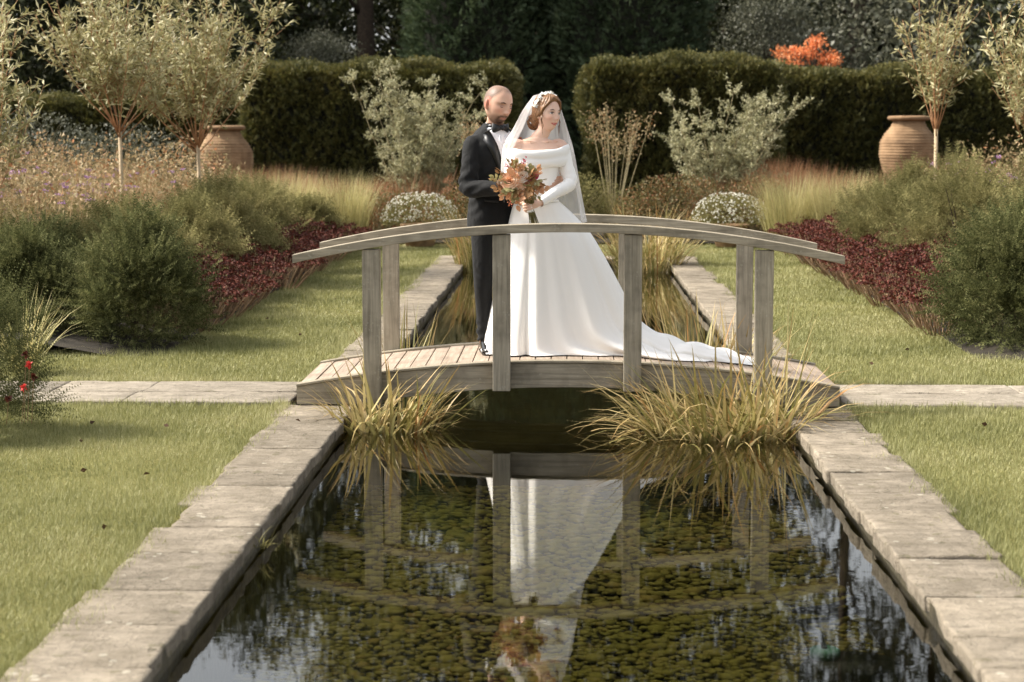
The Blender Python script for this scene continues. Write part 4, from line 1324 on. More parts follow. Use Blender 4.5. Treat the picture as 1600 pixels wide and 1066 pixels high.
def drop_faces(me, mask_v):
    """delete faces all of whose vertices are masked"""
    bm = bmesh.new(); bm.from_mesh(me); bm.verts.ensure_lookup_table()
    bmesh.ops.delete(bm, geom=[f for f in bm.faces if all(mask_v[v.index] for v in f.verts)], context='FACES')
    bmesh.ops.delete(bm, geom=[v for v in bm.verts if not v.link_faces], context='VERTS')
    bm.to_mesh(me); bm.free(); me.update()

def colour(me, C):
    a = me.color_attributes.new('Col', 'FLOAT_COLOR', 'POINT')
    a.data.foreach_set('color', np.concatenate([C, np.ones((len(C), 1))], 1).astype(np.float32).ravel())

def ring(cx, cy, z, rx, ry, n=32, p=2.3, yaw=0.0, bust=None):
    out = []
    for k in range(n):
        a = 2 * math.pi * k / n
        c, s_ = math.cos(a), math.sin(a)
        x = rx * math.copysign(abs(c) ** (2 / p), c); y = ry * math.copysign(abs(s_) ** (2 / p), s_)
        if bust and y < 0:
            y -= bust * (math.exp(-((abs(x) - 0.065) / 0.045) ** 2))
        out.append((cx + x * math.cos(yaw) - y * math.sin(yaw), cy + x * math.sin(yaw) + y * math.cos(yaw), z))
    return out

def spline(pts, n):
    """Catmull-Rom through pts (list of tuples, any length)"""
    P = np.array(pts, float)
    P = np.concatenate([[2 * P[0] - P[1]], P, [2 * P[-1] - P[-2]]])
    out = []
    m = len(pts) - 1
    for k in range(n + 1):
        u = k / n * m
        i = min(int(u), m - 1); f = u - i
        a, b, c, d = P[i], P[i + 1], P[i + 2], P[i + 3]
        out.append(0.5 * (2 * b + (c - a) * f + (2 * a - 5 * b + 4 * c - d) * f * f + (3 * b - a - 3 * c + d) * f ** 3))
    return np.array(out)

def limb(mb, pts, n=20, seg=16):
    """pts: (x, y, z, r)"""
    S = spline(pts, n)
    return mb.tube([tuple(p[:3]) for p in S], [p[3] for p in S], seg)

def head_grid(female):
    """canonical head facing -Y, centre at mid height; returns V grid, faces"""
    nu, nv_ = 120, 90
    V = []
    for j in range(nv_ + 1):
        b = math.pi * j / nv_ - math.pi / 2
        for i in range(nu):
            a = 2 * math.pi * i / nu
            V.append((math.cos(b) * math.sin(a), -math.cos(b) * math.cos(a), math.sin(b)))
    d = np.array(V)
    p = 2.45
    k = (np.hypot(d[:, 0], d[:, 1]) ** p + np.abs(d[:, 2]) ** p) ** (-1 / p)
    d2 = d * k[:, None]
    rx, ry, rz = (0.071, 0.092, 0.112) if female else (0.076, 0.097, 0.119)
    P = d2 * np.array([rx, ry, rz])
    zn = d2[:, 2]
    w = smooth01(0.05, -1.0, zn)
    P[:, 0] *= 1 - (0.36 if female else 0.17) * w
    back = d[:, 1] > 0
    P[back, 1] *= (1.06 - 0.62 * w)[back]
    top = smooth01(0.35, 1.0, zn)
    P[:, 0] *= 1 - 0.06 * top
    fm = smooth01(0.0, 0.5, -d[:, 1])
    def add(cx, cz, sx, sz, amp):
        for c in ((cx, -cx) if cx else (0,)):
            P[:, 1] -= amp * fm * np.exp(-((P[:, 0] - c) / sx) ** 2 - ((P[:, 2] - cz) / sz) ** 2)
    if female:
        add(0.030, 0.024, 0.022, 0.010, 0.003)
        add(0.031, 0.002, 0.016, 0.011, -0.008)
        add(0.042, -0.026, 0.020, 0.018, 0.006)
        add(0, -0.006, 0.008, 0.02, 0.010); add(0, -0.034, 0.009, 0.011, 0.019); add(0.011, -0.038, 0.006, 0.006, 0.006)
        add(0, -0.062, 0.018, 0.005, 0.0065); add(0, -0.0675, 0.022, 0.0022, -0.003); add(0, -0.073, 0.014, 0.0055, 0.0075); add(0.026, -0.064, 0.006, 0.006, -0.002)
        add(0, -0.084, 0.016, 0.005, -0.003); add(0, -0.099, 0.016, 0.012, 0.009)
    else:
        add(0.030, 0.026, 0.024, 0.010, 0.006)
        add(0.033, 0.006, 0.017, 0.012, -0.013)
        add(0.033, 0.000, 0.013, 0.006, 0.007)
        add(0.046, -0.024, 0.020, 0.018, 0.004)
        add(0, -0.004, 0.009, 0.024, 0.017); add(0, -0.036, 0.012, 0.013, 0.026); add(0.014, -0.042, 0.008, 0.008, 0.009)
        add(0, -0.066, 0.026, 0.008, 0.007); add(0, -0.0735, 0.022, 0.0025, -0.004); add(0, -0.080, 0.017, 0.006, 0.008)
        add(0, -0.105, 0.026, 0.015, 0.014)
    F = [(j * nu + i, j * nu + (i + 1) % nu, (j + 1) * nu + (i + 1) % nu, (j + 1) * nu + i) for j in range(nv_) for i in range(nu)]
    return P, F, d

def hmat(c, yaw, pitch, roll):
    return Matrix.Translation(c) @ Matrix.Rotation(yaw, 4, 'Z') @ Matrix.Rotation(roll, 4, 'Y') @ Matrix.Rotation(pitch, 4, 'X')

def xf(M, P):
    A = np.array(M)
    return np.asarray(P) @ A[:3, :3].T + A[:3, 3]

def m_skin():
    s = NT('skin')
    at = s.n('Attribute', attribute_name='Col')
    nz = s.noise(s.coords(), 160, 3)
    s.base(s.mix(at.outputs['Color'], g(0.0), s.math('MULTIPLY', s.math('SUBTRACT', nz, 0.4), 0.12)))
    s.rough(0.5, 0.35)
    s.b.inputs['Subsurface Weight'].default_value = 0.12
    s.b.inputs['Subsurface Radius'].default_value = (0.012, 0.005, 0.003)
    s.b.inputs['Subsurface Scale'].default_value = 1.0
    return s.m
M_SKIN = m_skin()
def cloth(name, c, rough, sheen=0.0, bump=0.15, scale=900, spec=0.3, wr=0.0):
    s = NT(name)
    v = s.coords()
    s.base(c); s.rough(rough, spec)
    s.b.inputs['Sheen Weight'].default_value = sheen
    h = s.noise(v, scale, 2)
    if wr:
        h = s.math('ADD', s.math('MULTIPLY', h, 0.06), s.math('MULTIPLY', s.noise(s.coords((1, 1, 0.6)), 11, 3, 0.5, 0.6), wr))
    s.bump(h, bump, 0.02 if wr else 0.001)
    return s.m
M_SUIT = cloth('black_wool', lin(17, 17, 17), 0.8, 0.06, 0.75, 700, 0.25, 1.0)
M_LAPEL = cloth('black_satin', lin(18, 18, 18), 0.4, 0.0, 0.05, 300, 0.5)
M_SHIRT = cloth('white_cotton', lin(244, 243, 245), 0.75, 0.1, 0.1)
M_SHOE = cloth('black_leather', lin(20, 19, 18), 0.22, 0.0, 0.05, 200, 0.6)
M_SATIN = cloth('ivory_satin', lin(246, 243, 238), 0.48, 0.25, 0.22, 900, 0.35, 0.35)
M_HAIRB = None
s = NT('brown_hair')
v = s.coords((60, 60, 8))
s.base(s.ramp(s.noise(v, 2.2, 4, 0.6, 0.8), [(0.3, lin(84, 56, 36)), (0.7, lin(158, 116, 78))]))
s.rough(0.4, 0.4); s.bump(s.noise(v, 3, 4), 0.5, 0.004)
M_HAIRB = s.m
s = NT('veil_tulle')
tb_ = s.n('BsdfTransparent'); df = s.n('BsdfDiffuse'); tl_ = s.n('BsdfTranslucent')
df.inputs['Color'].default_value = lin(244, 242, 240); tl_.inputs['Color'].default_value = lin(244, 242, 240)
a1 = s.n('MixShader'); a1.inputs[0].default_value = 0.5
s.l(df.outputs[0], a1.inputs[1]); s.l(tl_.outputs[0], a1.inputs[2])
a2 = s.n('MixShader')
a2.inputs[0].default_value = 0.50
s.l(tb_.outputs[0], a2.inputs[1]); s.l(a1.outputs[0], a2.inputs[2]); s.l(a2.outputs[0], s.out.inputs['Surface'])
M_VEIL = s.m
M_EYEW = m_plain('eye_white', lin(226, 220, 214), 0.25, 0.02, 5)
M_IRISEYE = m_plain('dark_iris', lin(40, 26, 18), 0.15, 0.1, 5)
M_BROW = m_plain('brow_hair', lin(62, 42, 30), 0.7, 0.2, 50)
M_PEARL = m_plain('white_petal_silk', lin(240, 238, 232), 0.4, 0.03, 20)

def skin_cols(V, Minv, kind):
    h = xf(Minv, V)
    x, y, z = h[:, 0], h[:, 1], h[:, 2]
    base = np.array(lin(214, 172, 148)[:3]) if kind == 'm' else np.array(lin(228, 190, 168)[:3])
    C = np.tile(base, (len(V), 1))
    def paint(m, c):
        C[:] = C * (1 - m[:, None]) + np.array(c[:3]) * m[:, None]
    nearhead = np.exp(-np.maximum(0, np.linalg.norm(h, axis=1) - 0.16) * 60)
    front = smooth01(-0.02, -0.06, y) * nearhead
    ck = np.exp(-((np.abs(x) - 0.042) / 0.022) ** 2 - ((z + 0.028) / 0.022) ** 2) * front
    paint(0.35 * ck, lin(220, 140, 120))
    paint(0.3 * np.exp(-(x / 0.012) ** 2 - ((z + 0.036) / 0.014) ** 2) * front, lin(216, 140, 120))
    jit = np.sin(V[:, 0] * 900) * np.sin(V[:, 1] * 870 + 1) * np.sin(V[:, 2] * 910 + 2)
    if kind == 'f':
        lw_ = 0.024 * (1 - 0.0 * z)
        zc = -0.067 + 9.0 * x ** 2
        lip = smooth01(0.0095, 0.0068, np.abs(z - zc) + 9.0 * x ** 2) * front
        paint(0.92 * lip, lin(186, 78, 76))
        paint(0.7 * smooth01(0.019, 0.014, np.abs(x)) * smooth01(0.0020, 0.0008, np.abs(z - zc + 0.0)) * front, lin(224, 206, 198))
        ey = np.exp(-((np.abs(x) - 0.031) / 0.014) ** 2 - ((z - 0.008) / 0.007) ** 2) * front
        paint(0.45 * ey, lin(150, 100, 82))
    else:
        # close-cropped hair: back and sides, thin on top
        ang = np.abs(np.arctan2(x, -y))
        hl = np.interp(ang, [0, 0.45, 0.8, 1.15, 1.45, 1.75, 2.2, 3.15], [0.092, 0.088, 0.066, 0.040, -0.004, -0.03, -0.055, -0.07])
        hm = smooth01(-0.014, 0.024, z - hl + 0.004 * jit) * nearhead
        thin = smooth01(0.085, 0.118, z)
        paint(hm * (0.92 - 0.14 * thin) * (0.94 + 0.12 * jit), lin(92, 74, 60))
        # beard: jaw stubble, moustache and darker chin
        jaw = smooth01(-0.045, -0.075, z + 0.25 * np.maximum(0, np.abs(x) - 0.045)) * smooth01(0.05, 0.01, y) * nearhead * (z > -0.135)
        side_b = 0.75 * smooth01(0.05, 0.062, np.abs(x)) * smooth01(0.03, -0.01, z) * smooth01(0.012, -0.004, y) * smooth01(-0.040, -0.022, y) * nearhead
        paint(0.55 * np.maximum(jaw, side_b), lin(104, 72, 54))
        must = np.exp(-((z + 0.062 + 3.0 * x ** 2 * 1.2) / 0.0075) ** 2) * smooth01(0.036, 0.026, np.abs(x)) * front
        chin = smooth01(-0.082, -0.090, z) * smooth01(0.045, 0.03, np.abs(x)) * front
        gote = np.exp(-((np.abs(x) - 0.030) / 0.008) ** 2) * smooth01(-0.06, -0.068, z) * front
        paint(np.clip(0.85 * np.maximum(np.maximum(must, chin), gote) * (0.95 + 0.1 * jit), 0, 1), lin(52, 35, 26))
        lip = np.exp(-((z + 0.0775) / 0.005) ** 2) * (np.abs(x) < 0.022) * front
        paint(0.6 * lip, lin(176, 104, 92))
        ey = np.exp(-((np.abs(x) - 0.033) / 0.016) ** 2 - ((z - 0.004) / 0.008) ** 2) * front
        paint(0.5 * ey, lin(108, 66, 52))
        paint(0.35 * np.exp(-((np.abs(x) - 0.014) / 0.006) ** 2 - ((z + 0.046) / 0.004) ** 2) * front, lin(120, 66, 54))
        ear = smooth01(0.070, 0.076, np.abs(x)) * (np.abs(z + 0.004) < 0.05) * (np.abs(y - 0.012) < 0.04)
        paint(0.45 * ear, lin(222, 128, 104))  # red glow of backlit ears put into the skin colour
    return C

# =============================== groom
GX, GY = -0.50, 12.06
groom = thing('person', 'man in black dinner suit and bow tie looking down at the woman', 'person', (GX, GY, zdeck(GX) + 0.002))
GYAW = R(36)
TX, TY = 0.012, 0.0
def TF(x, y, z):
    return (TX + x * math.cos(GYAW) - y * math.sin(GYAW), TY + x * math.sin(GYAW) + y * math.cos(GYAW), z)
def torso_rings(secs, cx=TX, cy=TY, yaw=GYAW, n=36, p=2.3):
    return [ring(cx - oy * math.sin(yaw), cy + oy * math.cos(yaw), z, rx, ry, n, p, yaw) for z, rx, ry, oy in secs]
JS = [(0.83, 0.196, 0.142, 0.0), (0.90, 0.197, 0.142, 0.0), (1.0, 0.186, 0.135, 0), (1.09, 0.178, 0.128, 0), (1.2, 0.190, 0.134, 0), (1.32, 0.205, 0.138, 0), (1.385, 0.196, 0.128, 0.0), (1.432, 0.172, 0.110, 0.006), (1.478, 0.130, 0.090, 0.012), (1.515, 0.080, 0.074, 0.012), (1.53, 0.07, 0.07, 0.01)]
shR, shL = TF(-0.178, 0.0, 1.382), TF(0.178, 0.0, 1.382)
elR, wrR = (-0.155, -0.19, 1.105), (0.065, -0.30, 1.10)
elL, wrL = (0.25, 0.30, 1.16), (0.455, 0.12, 1.13)
jk = MB().loft(torso_rings(JS))
for sh, el, wr in ((shR, elR, wrR), (shL, elL, wrL)):
    m1 = tuple(sh[i] * 0.45 + el[i] * 0.55 + (0, 0, 0)[i] for i in range(3))
    m2 = tuple(el[i] * 0.5 + wr[i] * 0.5 for i in range(3))
    inn = tuple(sh[i] * 0.8 + TF(0, 0, 1.40)[i] * 0.2 for i in range(3))
    limb(jk, [(*inn, 0.060), (*sh, 0.064), (*m1, 0.062), (*el, 0.060), (*m2, 0.055), (*wr, 0.045)], 26, 18)
me = remesh(jk, 0.007, 5, 'jacket')
V = co(me)
# sleeve creases gathering at the elbows, drag lines at the waist button
for el in (elR, elL):
    d = np.linalg.norm(V - np.array(el), axis=1)
    V[:, 0] += 0.007 * np.exp(-(d / 0.15) ** 2) * np.sin(V[:, 2] * 85 + V[:, 1] * 60 + 1.5 * np.sin(V[:, 0] * 40)); V[:, 1] += 0.005 * np.exp(-(d / 0.17) ** 2) * np.sin(V[:, 2] * 70 - V[:, 0] * 55)
L = (V - np.array([TX, TY, 0]))
lx = L[:, 0] * math.cos(GYAW) + L[:, 1] * math.sin(GYAW)
ly = -L[:, 0] * math.sin(GYAW) + L[:, 1] * math.cos(GYAW)
V[:, 1] += 0.0025 * np.sin(V[:, 2] * 70 + lx * 50) * np.exp(-((V[:, 2] - 1.08) / 0.09) ** 2)
set_co(me, V)
vw = np.interp(V[:, 2], [1.10, 1.12, 1.46, 1.52, 1.56], [0.0, 0.006, 0.088, 0.10, 0.11])
mask = (ly < -0.02) & (np.abs(lx) < vw) & (V[:, 2] > 1.10)
jb = BVHTree.FromPolygons([Vector(p) for p in V], [tuple(p.vertices) for p in me.polygons])
drop_faces(me, mask)
jacket = obj('jacket', me, M_SUIT, groom)
def onto(x, z, off):
    """point on the jacket front at torso-local x, height z"""
    o_ = Vector(TF(x, -0.5, z)); d_ = (Vector(TF(x, 0, z)) - o_).normalized()
    h = jb.ray_cast(o_, d_)
    p = h[0] if h[0] is not None else Vector(TF(x, -0.13, z))
    return p - d_ * off
for sg in (-1, 1):
    rows = []
    for k in range(15):
        u = k / 14
        z = 1.10 + (1.49 - 1.10) * u
        a = np.interp(z, [1.10, 1.12, 1.46, 1.52], [0.0, 0.006, 0.088, 0.098])
        wd = np.interp(u, [0, 0.5, 0.78, 0.8, 1.0], [0.012, 0.05, 0.072, 0.058, 0.03])
        rows.append([tuple(onto(sg * (a - 0.004), z, 0.010)), tuple(onto(sg * (a + wd * 0.5), z + 0.006, 0.011)), tuple(onto(sg * (a + wd), z + 0.012 * (1 if u < 0.8 else 0), 0.004))])
    mb = MB()
    VV = [p for r in rows for p in r]
    FF = []
    for k in range(14):
        for j in range(2):
            q = (k * 3 + j, k * 3 + j + 1, (k + 1) * 3 + j + 1, (k + 1) * 3 + j)
            FF.append(q if sg < 0 else q[::-1])
    mb.add(VV, FF)
    lp = mb.build('lapel', M_LAPEL, jacket, True)
    sd = lp.modifiers.new('thickness', 'SOLIDIFY'); sd.thickness = 0.004; sd.offset = 0
MB().ell(tuple(onto(0.0, 1.085, 0.002)), (0.011, 0.006, 0.011), 12, 8, (0, 0, GYAW)).build('button', M_LAPEL, jacket, True)
# boutonniere on the far lapel
bp = onto(0.105, 1.40, 0.016)
rgq = np.random.default_rng(500)
bt = obj('boutonniere', None, None, jacket)
P = np.array(bp) + rgq.normal(size=(26, 3)) * np.array([0.014, 0.01, 0.022])
Vq, qq = leaves(P, rdir(26, rgq), 0.024, 0.016, rgq)
M_RUST = m_leaf('rust_bloom', [(0, lin(130, 70, 46)), (0.5, lin(186, 116, 80)), (1, lin(200, 108, 104))], 0.2, 0.6, 3, 0.1)
bpal = obj('boutonniere', np_mesh('boutonniere', Vq, None, qq), M_RUST, jacket)
bpal['label'] = 'small rust and pink buttonhole flowers'
bpy.data.objects.remove(bt)
# pocket flap
MB().tube([tuple(onto(-0.145, 1.02, 0.003)), tuple(onto(-0.10, 1.015, 0.003)), tuple(onto(-0.06, 1.012, 0.003))], 0.006, 6).build('pocket_edge', M_LAPEL, jacket, True)
# shirt, collar, tie
SS = [(1.0, 0.165, 0.118, 0.0), (1.2, 0.176, 0.122, 0.0), (1.32, 0.188, 0.126, 0.0), (1.40, 0.185, 0.114, 0.0), (1.45, 0.150, 0.096, 0.006), (1.485, 0.095, 0.080, 0.008), (1.51, 0.068, 0.068, 0.006)]
shirt = MB().loft(torso_rings(SS)).build('shirt', M_SHIRT, groom, True)
cr = []
for z, k in ((1.485, 1.04), (1.505, 1.04), (1.522, 1.03), (1.526, 1.0), (1.52, 0.97), (1.49, 0.95)):
    ox, oy, _ = TF(0, 0.004 - (z - 1.495) * 0.35, 0)
    cr.append([(p[0] + (0.004 if z > 1.52 else 0), p[1], p[2] + 0.018 * math.cos(math.atan2(p[1] - oy, p[0] - ox) - (GYAW + math.pi / 2))) for p in ring(ox, oy, z, 0.066 * k, 0.066 * k, 32, 2, GYAW)])
MB().loft(cr, cap=False).build('collar', M_SHIRT, shirt, True)
for k in range(3):
    p = TF(0.0, -0.122 - 0.002 * k, 1.40 - 0.075 * k)
    MB().ell(p, (0.006, 0.004, 0.006), 8, 6).build('stud', M_LAPEL, shirt, True)
for sg in (-1, 1):
    pl = MB()
    for q in range(2):
        x_ = sg * (0.018 + 0.014 * q)
        pl.tube([TF(x_, -0.1265 + 0.004 * q, 1.18), TF(x_, -0.1265 + 0.004 * q, 1.30), TF(x_, -0.118 + 0.004 * q, 1.39), TF(x_ * 0.9, -0.10, 1.45)], 0.003, 5)
    pl.build('pleat', M_SHIRT, shirt, True)
bowr = Vector(TF(0, -0.088, 1.497))
tie = MB()
rt = Matrix.Rotation(GYAW, 3, 'Z')
for sg in (-1, 1):
    rings_ = []
    for u, hh, dd in ((0.0, 0.012, 0.008), (0.3, 0.018, 0.012), (0.75, 0.030, 0.014), (1.0, 0.032, 0.008)):
        c = bowr + rt @ Vector((sg * (0.006 + 0.058 * u), 0.022 * u ** 2, 0))
        rings_.append([c + rt @ Vector((0, dd * math.cos(a), hh * math.sin(a))) for a in np.linspace(0, 2 * math.pi, 13)[:-1]])
    tie.loft(rings_)
tie.ell(tuple(bowr + rt @ Vector((0, -0.006, 0))), (0.013, 0.011, 0.015), 12, 8)
cb = ring(*TF(0, 0.004, 0)[:2], 1.497, 0.072, 0.070, 32, 2, GYAW)
tie.tube([(p[0], p[1], p[2] + 0.012 * (1 if True else 0)) for p in cb[:]] + [cb[0]], 0.009, 6)
tie.build('bow_tie', M_LAPEL, groom, True)
# trousers and shoes
tr_ = MB().loft(torso_rings([(0.80, 0.165, 0.125, 0), (0.90, 0.178, 0.128, 0), (1.04, 0.160, 0.115, 0)]))
ankR, ankL = (-0.058, -0.065), (0.105, 0.055)
limb(tr_, [(*TF(-0.088, 0, 0.93), 0.098), (*TF(-0.088, -0.01, 0.76), 0.093), (-0.062, -0.075, 0.50), ][:2] + [(-0.064, -0.085, 0.50, 0.066), (-0.060, -0.066, 0.30, 0.056), (ankR[0], ankR[1], 0.075, 0.047)], 30, 20)
limb(tr_, [(*TF(0.088, 0, 0.93), 0.098), (*TF(0.088, -0.01, 0.76), 0.093), (0.10, 0.03, 0.50, 0.066), (0.10, 0.05, 0.30, 0.057), (ankL[0], ankL[1], 0.075, 0.047)], 30, 20)
me = remesh(tr_, 0.007, 4, 'trousers')
V = co(me)
lo = smooth01(0.32, 0.1, V[:, 2])
V[:, 0] += 0.006 * lo * np.sin(V[:, 2] * 95 + V[:, 1] * 30); V[:, 1] += 0.005 * lo * np.sin(V[:, 2] * 80 + V[:, 0] * 50)
kn = np.exp(-((V[:, 2] - 0.52) / 0.08) ** 2)
V[:, 1] += 0.004 * kn * np.sin(V[:, 2] * 85 + V[:, 0] * 70)
set_co(me, V)
obj('trousers', me, M_SUIT, groom)
def shoe(cx, cy, yaw):
    sh_ = MB()
    rings_ = []
    for y_, w_, h_, zc in ((0.075, 0.02, 0.03, 0.035), (0.06, 0.032, 0.05, 0.05), (0.02, 0.036, 0.055, 0.058), (-0.04, 0.037, 0.045, 0.05), (-0.10, 0.042, 0.032, 0.036), (-0.15, 0.046, 0.026, 0.03), (-0.19, 0.040, 0.022, 0.026), (-0.215, 0.02, 0.014, 0.02)):
        rr_ = []
        for a in np.linspace(0, 2 * math.pi, 21)[:-1]:
            x_ = w_ * math.cos(a); z_ = max(0.0, zc + h_ * math.sin(a))
            rr_.append((cx + x_ * math.cos(yaw) - y_ * math.sin(yaw), cy + x_ * math.sin(yaw) + y_ * math.cos(yaw), z_))
        rings_.append(rr_)
    sh_.loft(rings_)
    o_ = sh_.build('shoe', M_SHOE, groom, True)
    so = MB(); rings_ = []
    for y_, w_ in ((0.08, 0.022), (0.05, 0.036), (-0.04, 0.037), (-0.10, 0.043), (-0.16, 0.048), (-0.20, 0.038), (-0.222, 0.018)):
        rings_.append([(cx + x_ * math.cos(yaw) - y_ * math.sin(yaw), cy + x_ * math.sin(yaw) + y_ * math.cos(yaw), z_) for x_, z_ in ((-w_, 0.0), (w_, 0.0), (w_, 0.012), (-w_, 0.012))])
    so.loft(rings_).build('sole', M_SHOE, o_)
    la = MB()
    for q in range(4):
        y_ = -0.045 - 0.018 * q; z_ = 0.094 - 0.009 * q
        la.tube([(cx + x_ * math.cos(yaw) - y_ * math.sin(yaw), cy + x_ * math.sin(yaw) + y_ * math.cos(yaw), z_ - abs(x_) * 0.2) for x_ in (-0.016, 0, 0.016)], 0.0025, 5)
    la.build('lace', M_LAPEL, o_)
shoe(ankR[0] + 0.005, ankR[1] + 0.0, R(12))
shoe(ankL[0], ankL[1], R(55))
# body under the clothes, head and hands: one continuous mesh
HM = hmat(Vector((0.034, -0.038, 1.655)), R(42), R(12), R(5))
HM = HM @ Matrix.Diagonal((1.13, 1.09, 1.03, 1.0))
gb = MB()
P, F, d = head_grid(False)
gb.add(xf(HM, P), F)
for sg in (-1, 1):
    gb.ell(tuple(HM @ Vector((sg * 0.077, 0.014, -0.004))), (0.010, 0.021, 0.033), 14, 10, HM.to_3x3().normalized() @ Matrix.Rotation(sg * 0.35, 3, 'Z'))
    gb.ell(tuple(HM @ Vector((sg * 0.074, 0.006, -0.028))), (0.009, 0.013, 0.014), 12, 8, HM.to_3x3().normalized())
limb(gb, [(*TF(0, 0.01, 1.40), 0.075), (*TF(0, 0.008, 1.48), 0.060), (0.018, 0.0, 1.56, 0.057), (0.035, -0.008, 1.63, 0.058)], 12, 20)
gb.loft(torso_rings([(z, rx * 0.84, ry * 0.82, oy) for z, rx, ry, oy in JS if 0.85 < z < 1.5]))
for sh, el, wr in ((shR, elR, wrR), (shL, elL, wrL)):
    inn = tuple(sh[i] * 0.6 + TF(0, 0, 1.38)[i] * 0.4 for i in range(3))
    limb(gb, [(*inn, 0.045), (*sh, 0.042), (*el, 0.036), (*wr, 0.028)], 20, 12)
limb(gb, [(*TF(-0.08, 0, 0.92), 0.08), (*TF(-0.085, 0, 0.76), 0.075), (-0.064, -0.085, 0.5, 0.052), (-0.060, -0.066, 0.3, 0.046), (ankR[0], ankR[1], 0.05, 0.032)], 20, 12)
limb(gb, [(*TF(0.08, 0, 0.92), 0.08), (*TF(0.085, 0, 0.76), 0.075), (0.10, 0.03, 0.5, 0.052), (0.10, 0.05, 0.3, 0.046), (ankL[0], ankL[1], 0.05, 0.032)], 20, 12)
def finger(mb, pts, r=0.0088):
    S = spline(pts, 10)
    return mb.tube([tuple(p) for p in S], [r * (1 - 0.22 * k / 10) for k in range(11)], 10)
# left hand around her waist (shown in front of her bodice)
limb(gb, [(0.455, 0.12, 1.13, 0.030), (0.468, 0.06, 1.132, 0.034), (0.462, 0.005, 1.138, 0.034), (0.452, -0.035, 1.14, 0.026)], 10, 14)
for q in range(4):
    z_ = 1.172 - 0.0185 * q
    ex = (0.352, 0.345, 0.350, 0.368)[q]
    finger(gb, [(0.458, -0.03, z_), (0.446, -0.105, z_ + 0.002), (0.405, -0.175, z_ + 0.001), (ex + 0.01, -0.203, z_ - 0.004)], 0.0095)
finger(gb, [(0.465, 0.03, 1.16), (0.466, -0.01, 1.185), (0.452, -0.055, 1.20)], 0.0105)
# right hand behind the flowers
limb(gb, [(*wrR, 0.028), (0.11, -0.315, 1.095, 0.034), (0.145, -0.325, 1.085, 0.030)], 8, 12)
for q in range(4):
    z_ = 1.095 - 0.018 * q
    finger(gb, [(0.145, -0.32, z_), (0.185, -0.335, z_ - 0.004), (0.21, -0.315, z_ - 0.012), (0.195, -0.29, z_ - 0.014)])
finger(gb, [(0.11, -0.33, 1.11), (0.135, -0.35, 1.125), (0.165, -0.36, 1.125)], 0.0095)
me = remesh(gb, 0.0042, 2, 'body')
colour(me, skin_cols(co(me), HM.inverted(), 'm'))
gbody = obj('body', me, M_SKIN, groom)
def hpt(M, x, y, z): return tuple(M @ Vector((x, y, z)))
for sg in (-1, 1):
    MB().tube([hpt(HM, sg * x_, y_, z_) for x_, y_, z_ in ((0.018, -0.094, 0.021), (0.032, -0.094, 0.0255), (0.047, -0.084, 0.022))], [0.0034, 0.0042, 0.0024], 6).build('eyebrow', M_BROW, gbody, True)
    MB().tube([hpt(HM, sg * x_, y_, z_) for x_, y_, z_ in ((0.021, -0.0865, -0.0035), (0.033, -0.0885, -0.0065), (0.045, -0.082, -0.0035))], [0.0012, 0.0018, 0.0012], 6).build('eyelashes', M_BROW, gbody, True)

# =============================== bride
BX_, BY_ = -0.17, 11.93
bride = thing('person', 'woman in white off shoulder wedding dress and veil holding flowers', 'person', (BX_, BY_, zdeck(BX_) + 0.002))
BYAW = R(20)
BTX, BTY = -0.032, 0.0
def BF(x, y, z):
    return (BTX + x * math.cos(BYAW) - y * math.sin(BYAW), BTY + x * math.sin(BYAW) + y * math.cos(BYAW), z)
BM_ = hmat(Vector((0.036, 0.0, 1.575)), R(41), R(-2), R(4))
bsR, bsL = BF(-0.168, 0.0, 1.362), BF(0.168, 0.0, 1.362)
beR, bwR = (-0.205, -0.08, 1.12), (-0.13, -0.235, 1.03)
beL, bwL = (0.185, -0.03, 1.125), (-0.008, -0.262, 1.003)
bb = MB()
P, F, d = head_grid(True)
bb.add(xf(BM_, P), F)
for sg in (-1, 1):
    bb.ell(tuple(BM_ @ Vector((sg * 0.071, 0.012, -0.006))), (0.008, 0.018, 0.028), 14, 10, BM_.to_3x3() @ Matrix.Rotation(sg * 0.35, 3, 'Z'))
limb(bb, [(*BF(0, 0.01, 1.33), 0.065), (*BF(0, 0.01, 1.405), 0.050), (0.008, 0.012, 1.46, 0.046), (0.03, 0.008, 1.53, 0.048)], 14, 20)
bb.loft([ring(*BF(0, oy, 0)[:2], z, rx, ry, 32, 2.2, BYAW) for z, rx, ry, oy in ((0.98, 0.125, 0.092, 0), (1.1, 0.112, 0.085, 0), (1.22, 0.135, 0.098, 0), (1.30, 0.150, 0.098, 0), (1.345, 0.160, 0.082, 0.004), (1.385, 0.145, 0.066, 0.008), (1.41, 0.095, 0.058, 0.010), (1.425, 0.05, 0.05, 0.01))])
for sh, el, wr in ((bsR, beR, bwR), (bsL, beL, bwL)):
    inn = tuple(sh[i] * 0.55 + BF(0, 0, 1.36)[i] * 0.45 for i in range(3))
    mid = tuple(sh[i] * 0.5 + el[i] * 0.5 for i in range(3))
    limb(bb, [(*inn, 0.042), (*sh, 0.047), (*mid, 0.040), (*el, 0.034), (*wr, 0.022)], 22, 14)
for sg in (-1, 1):   # collar bones, legs
    bb.tube([BF(sg * 0.018, -0.053, 1.394), BF(sg * 0.075, -0.057, 1.400), BF(sg * 0.135, -0.036, 1.400)], [0.004, 0.0045, 0.003], 8)
    limb(bb, [(*BF(sg * 0.055, 0, 1.0), 0.06), (*BF(sg * 0.055, 0, 0.75), 0.06), (*BF(sg * 0.06, 0, 0.48), 0.05), (*BF(sg * 0.06, 0.01, 0.28), 0.042), (*BF(sg * 0.06, 0.02, 0.07), 0.030), (*BF(sg * 0.06, -0.08, 0.03), 0.024)], 20, 12)
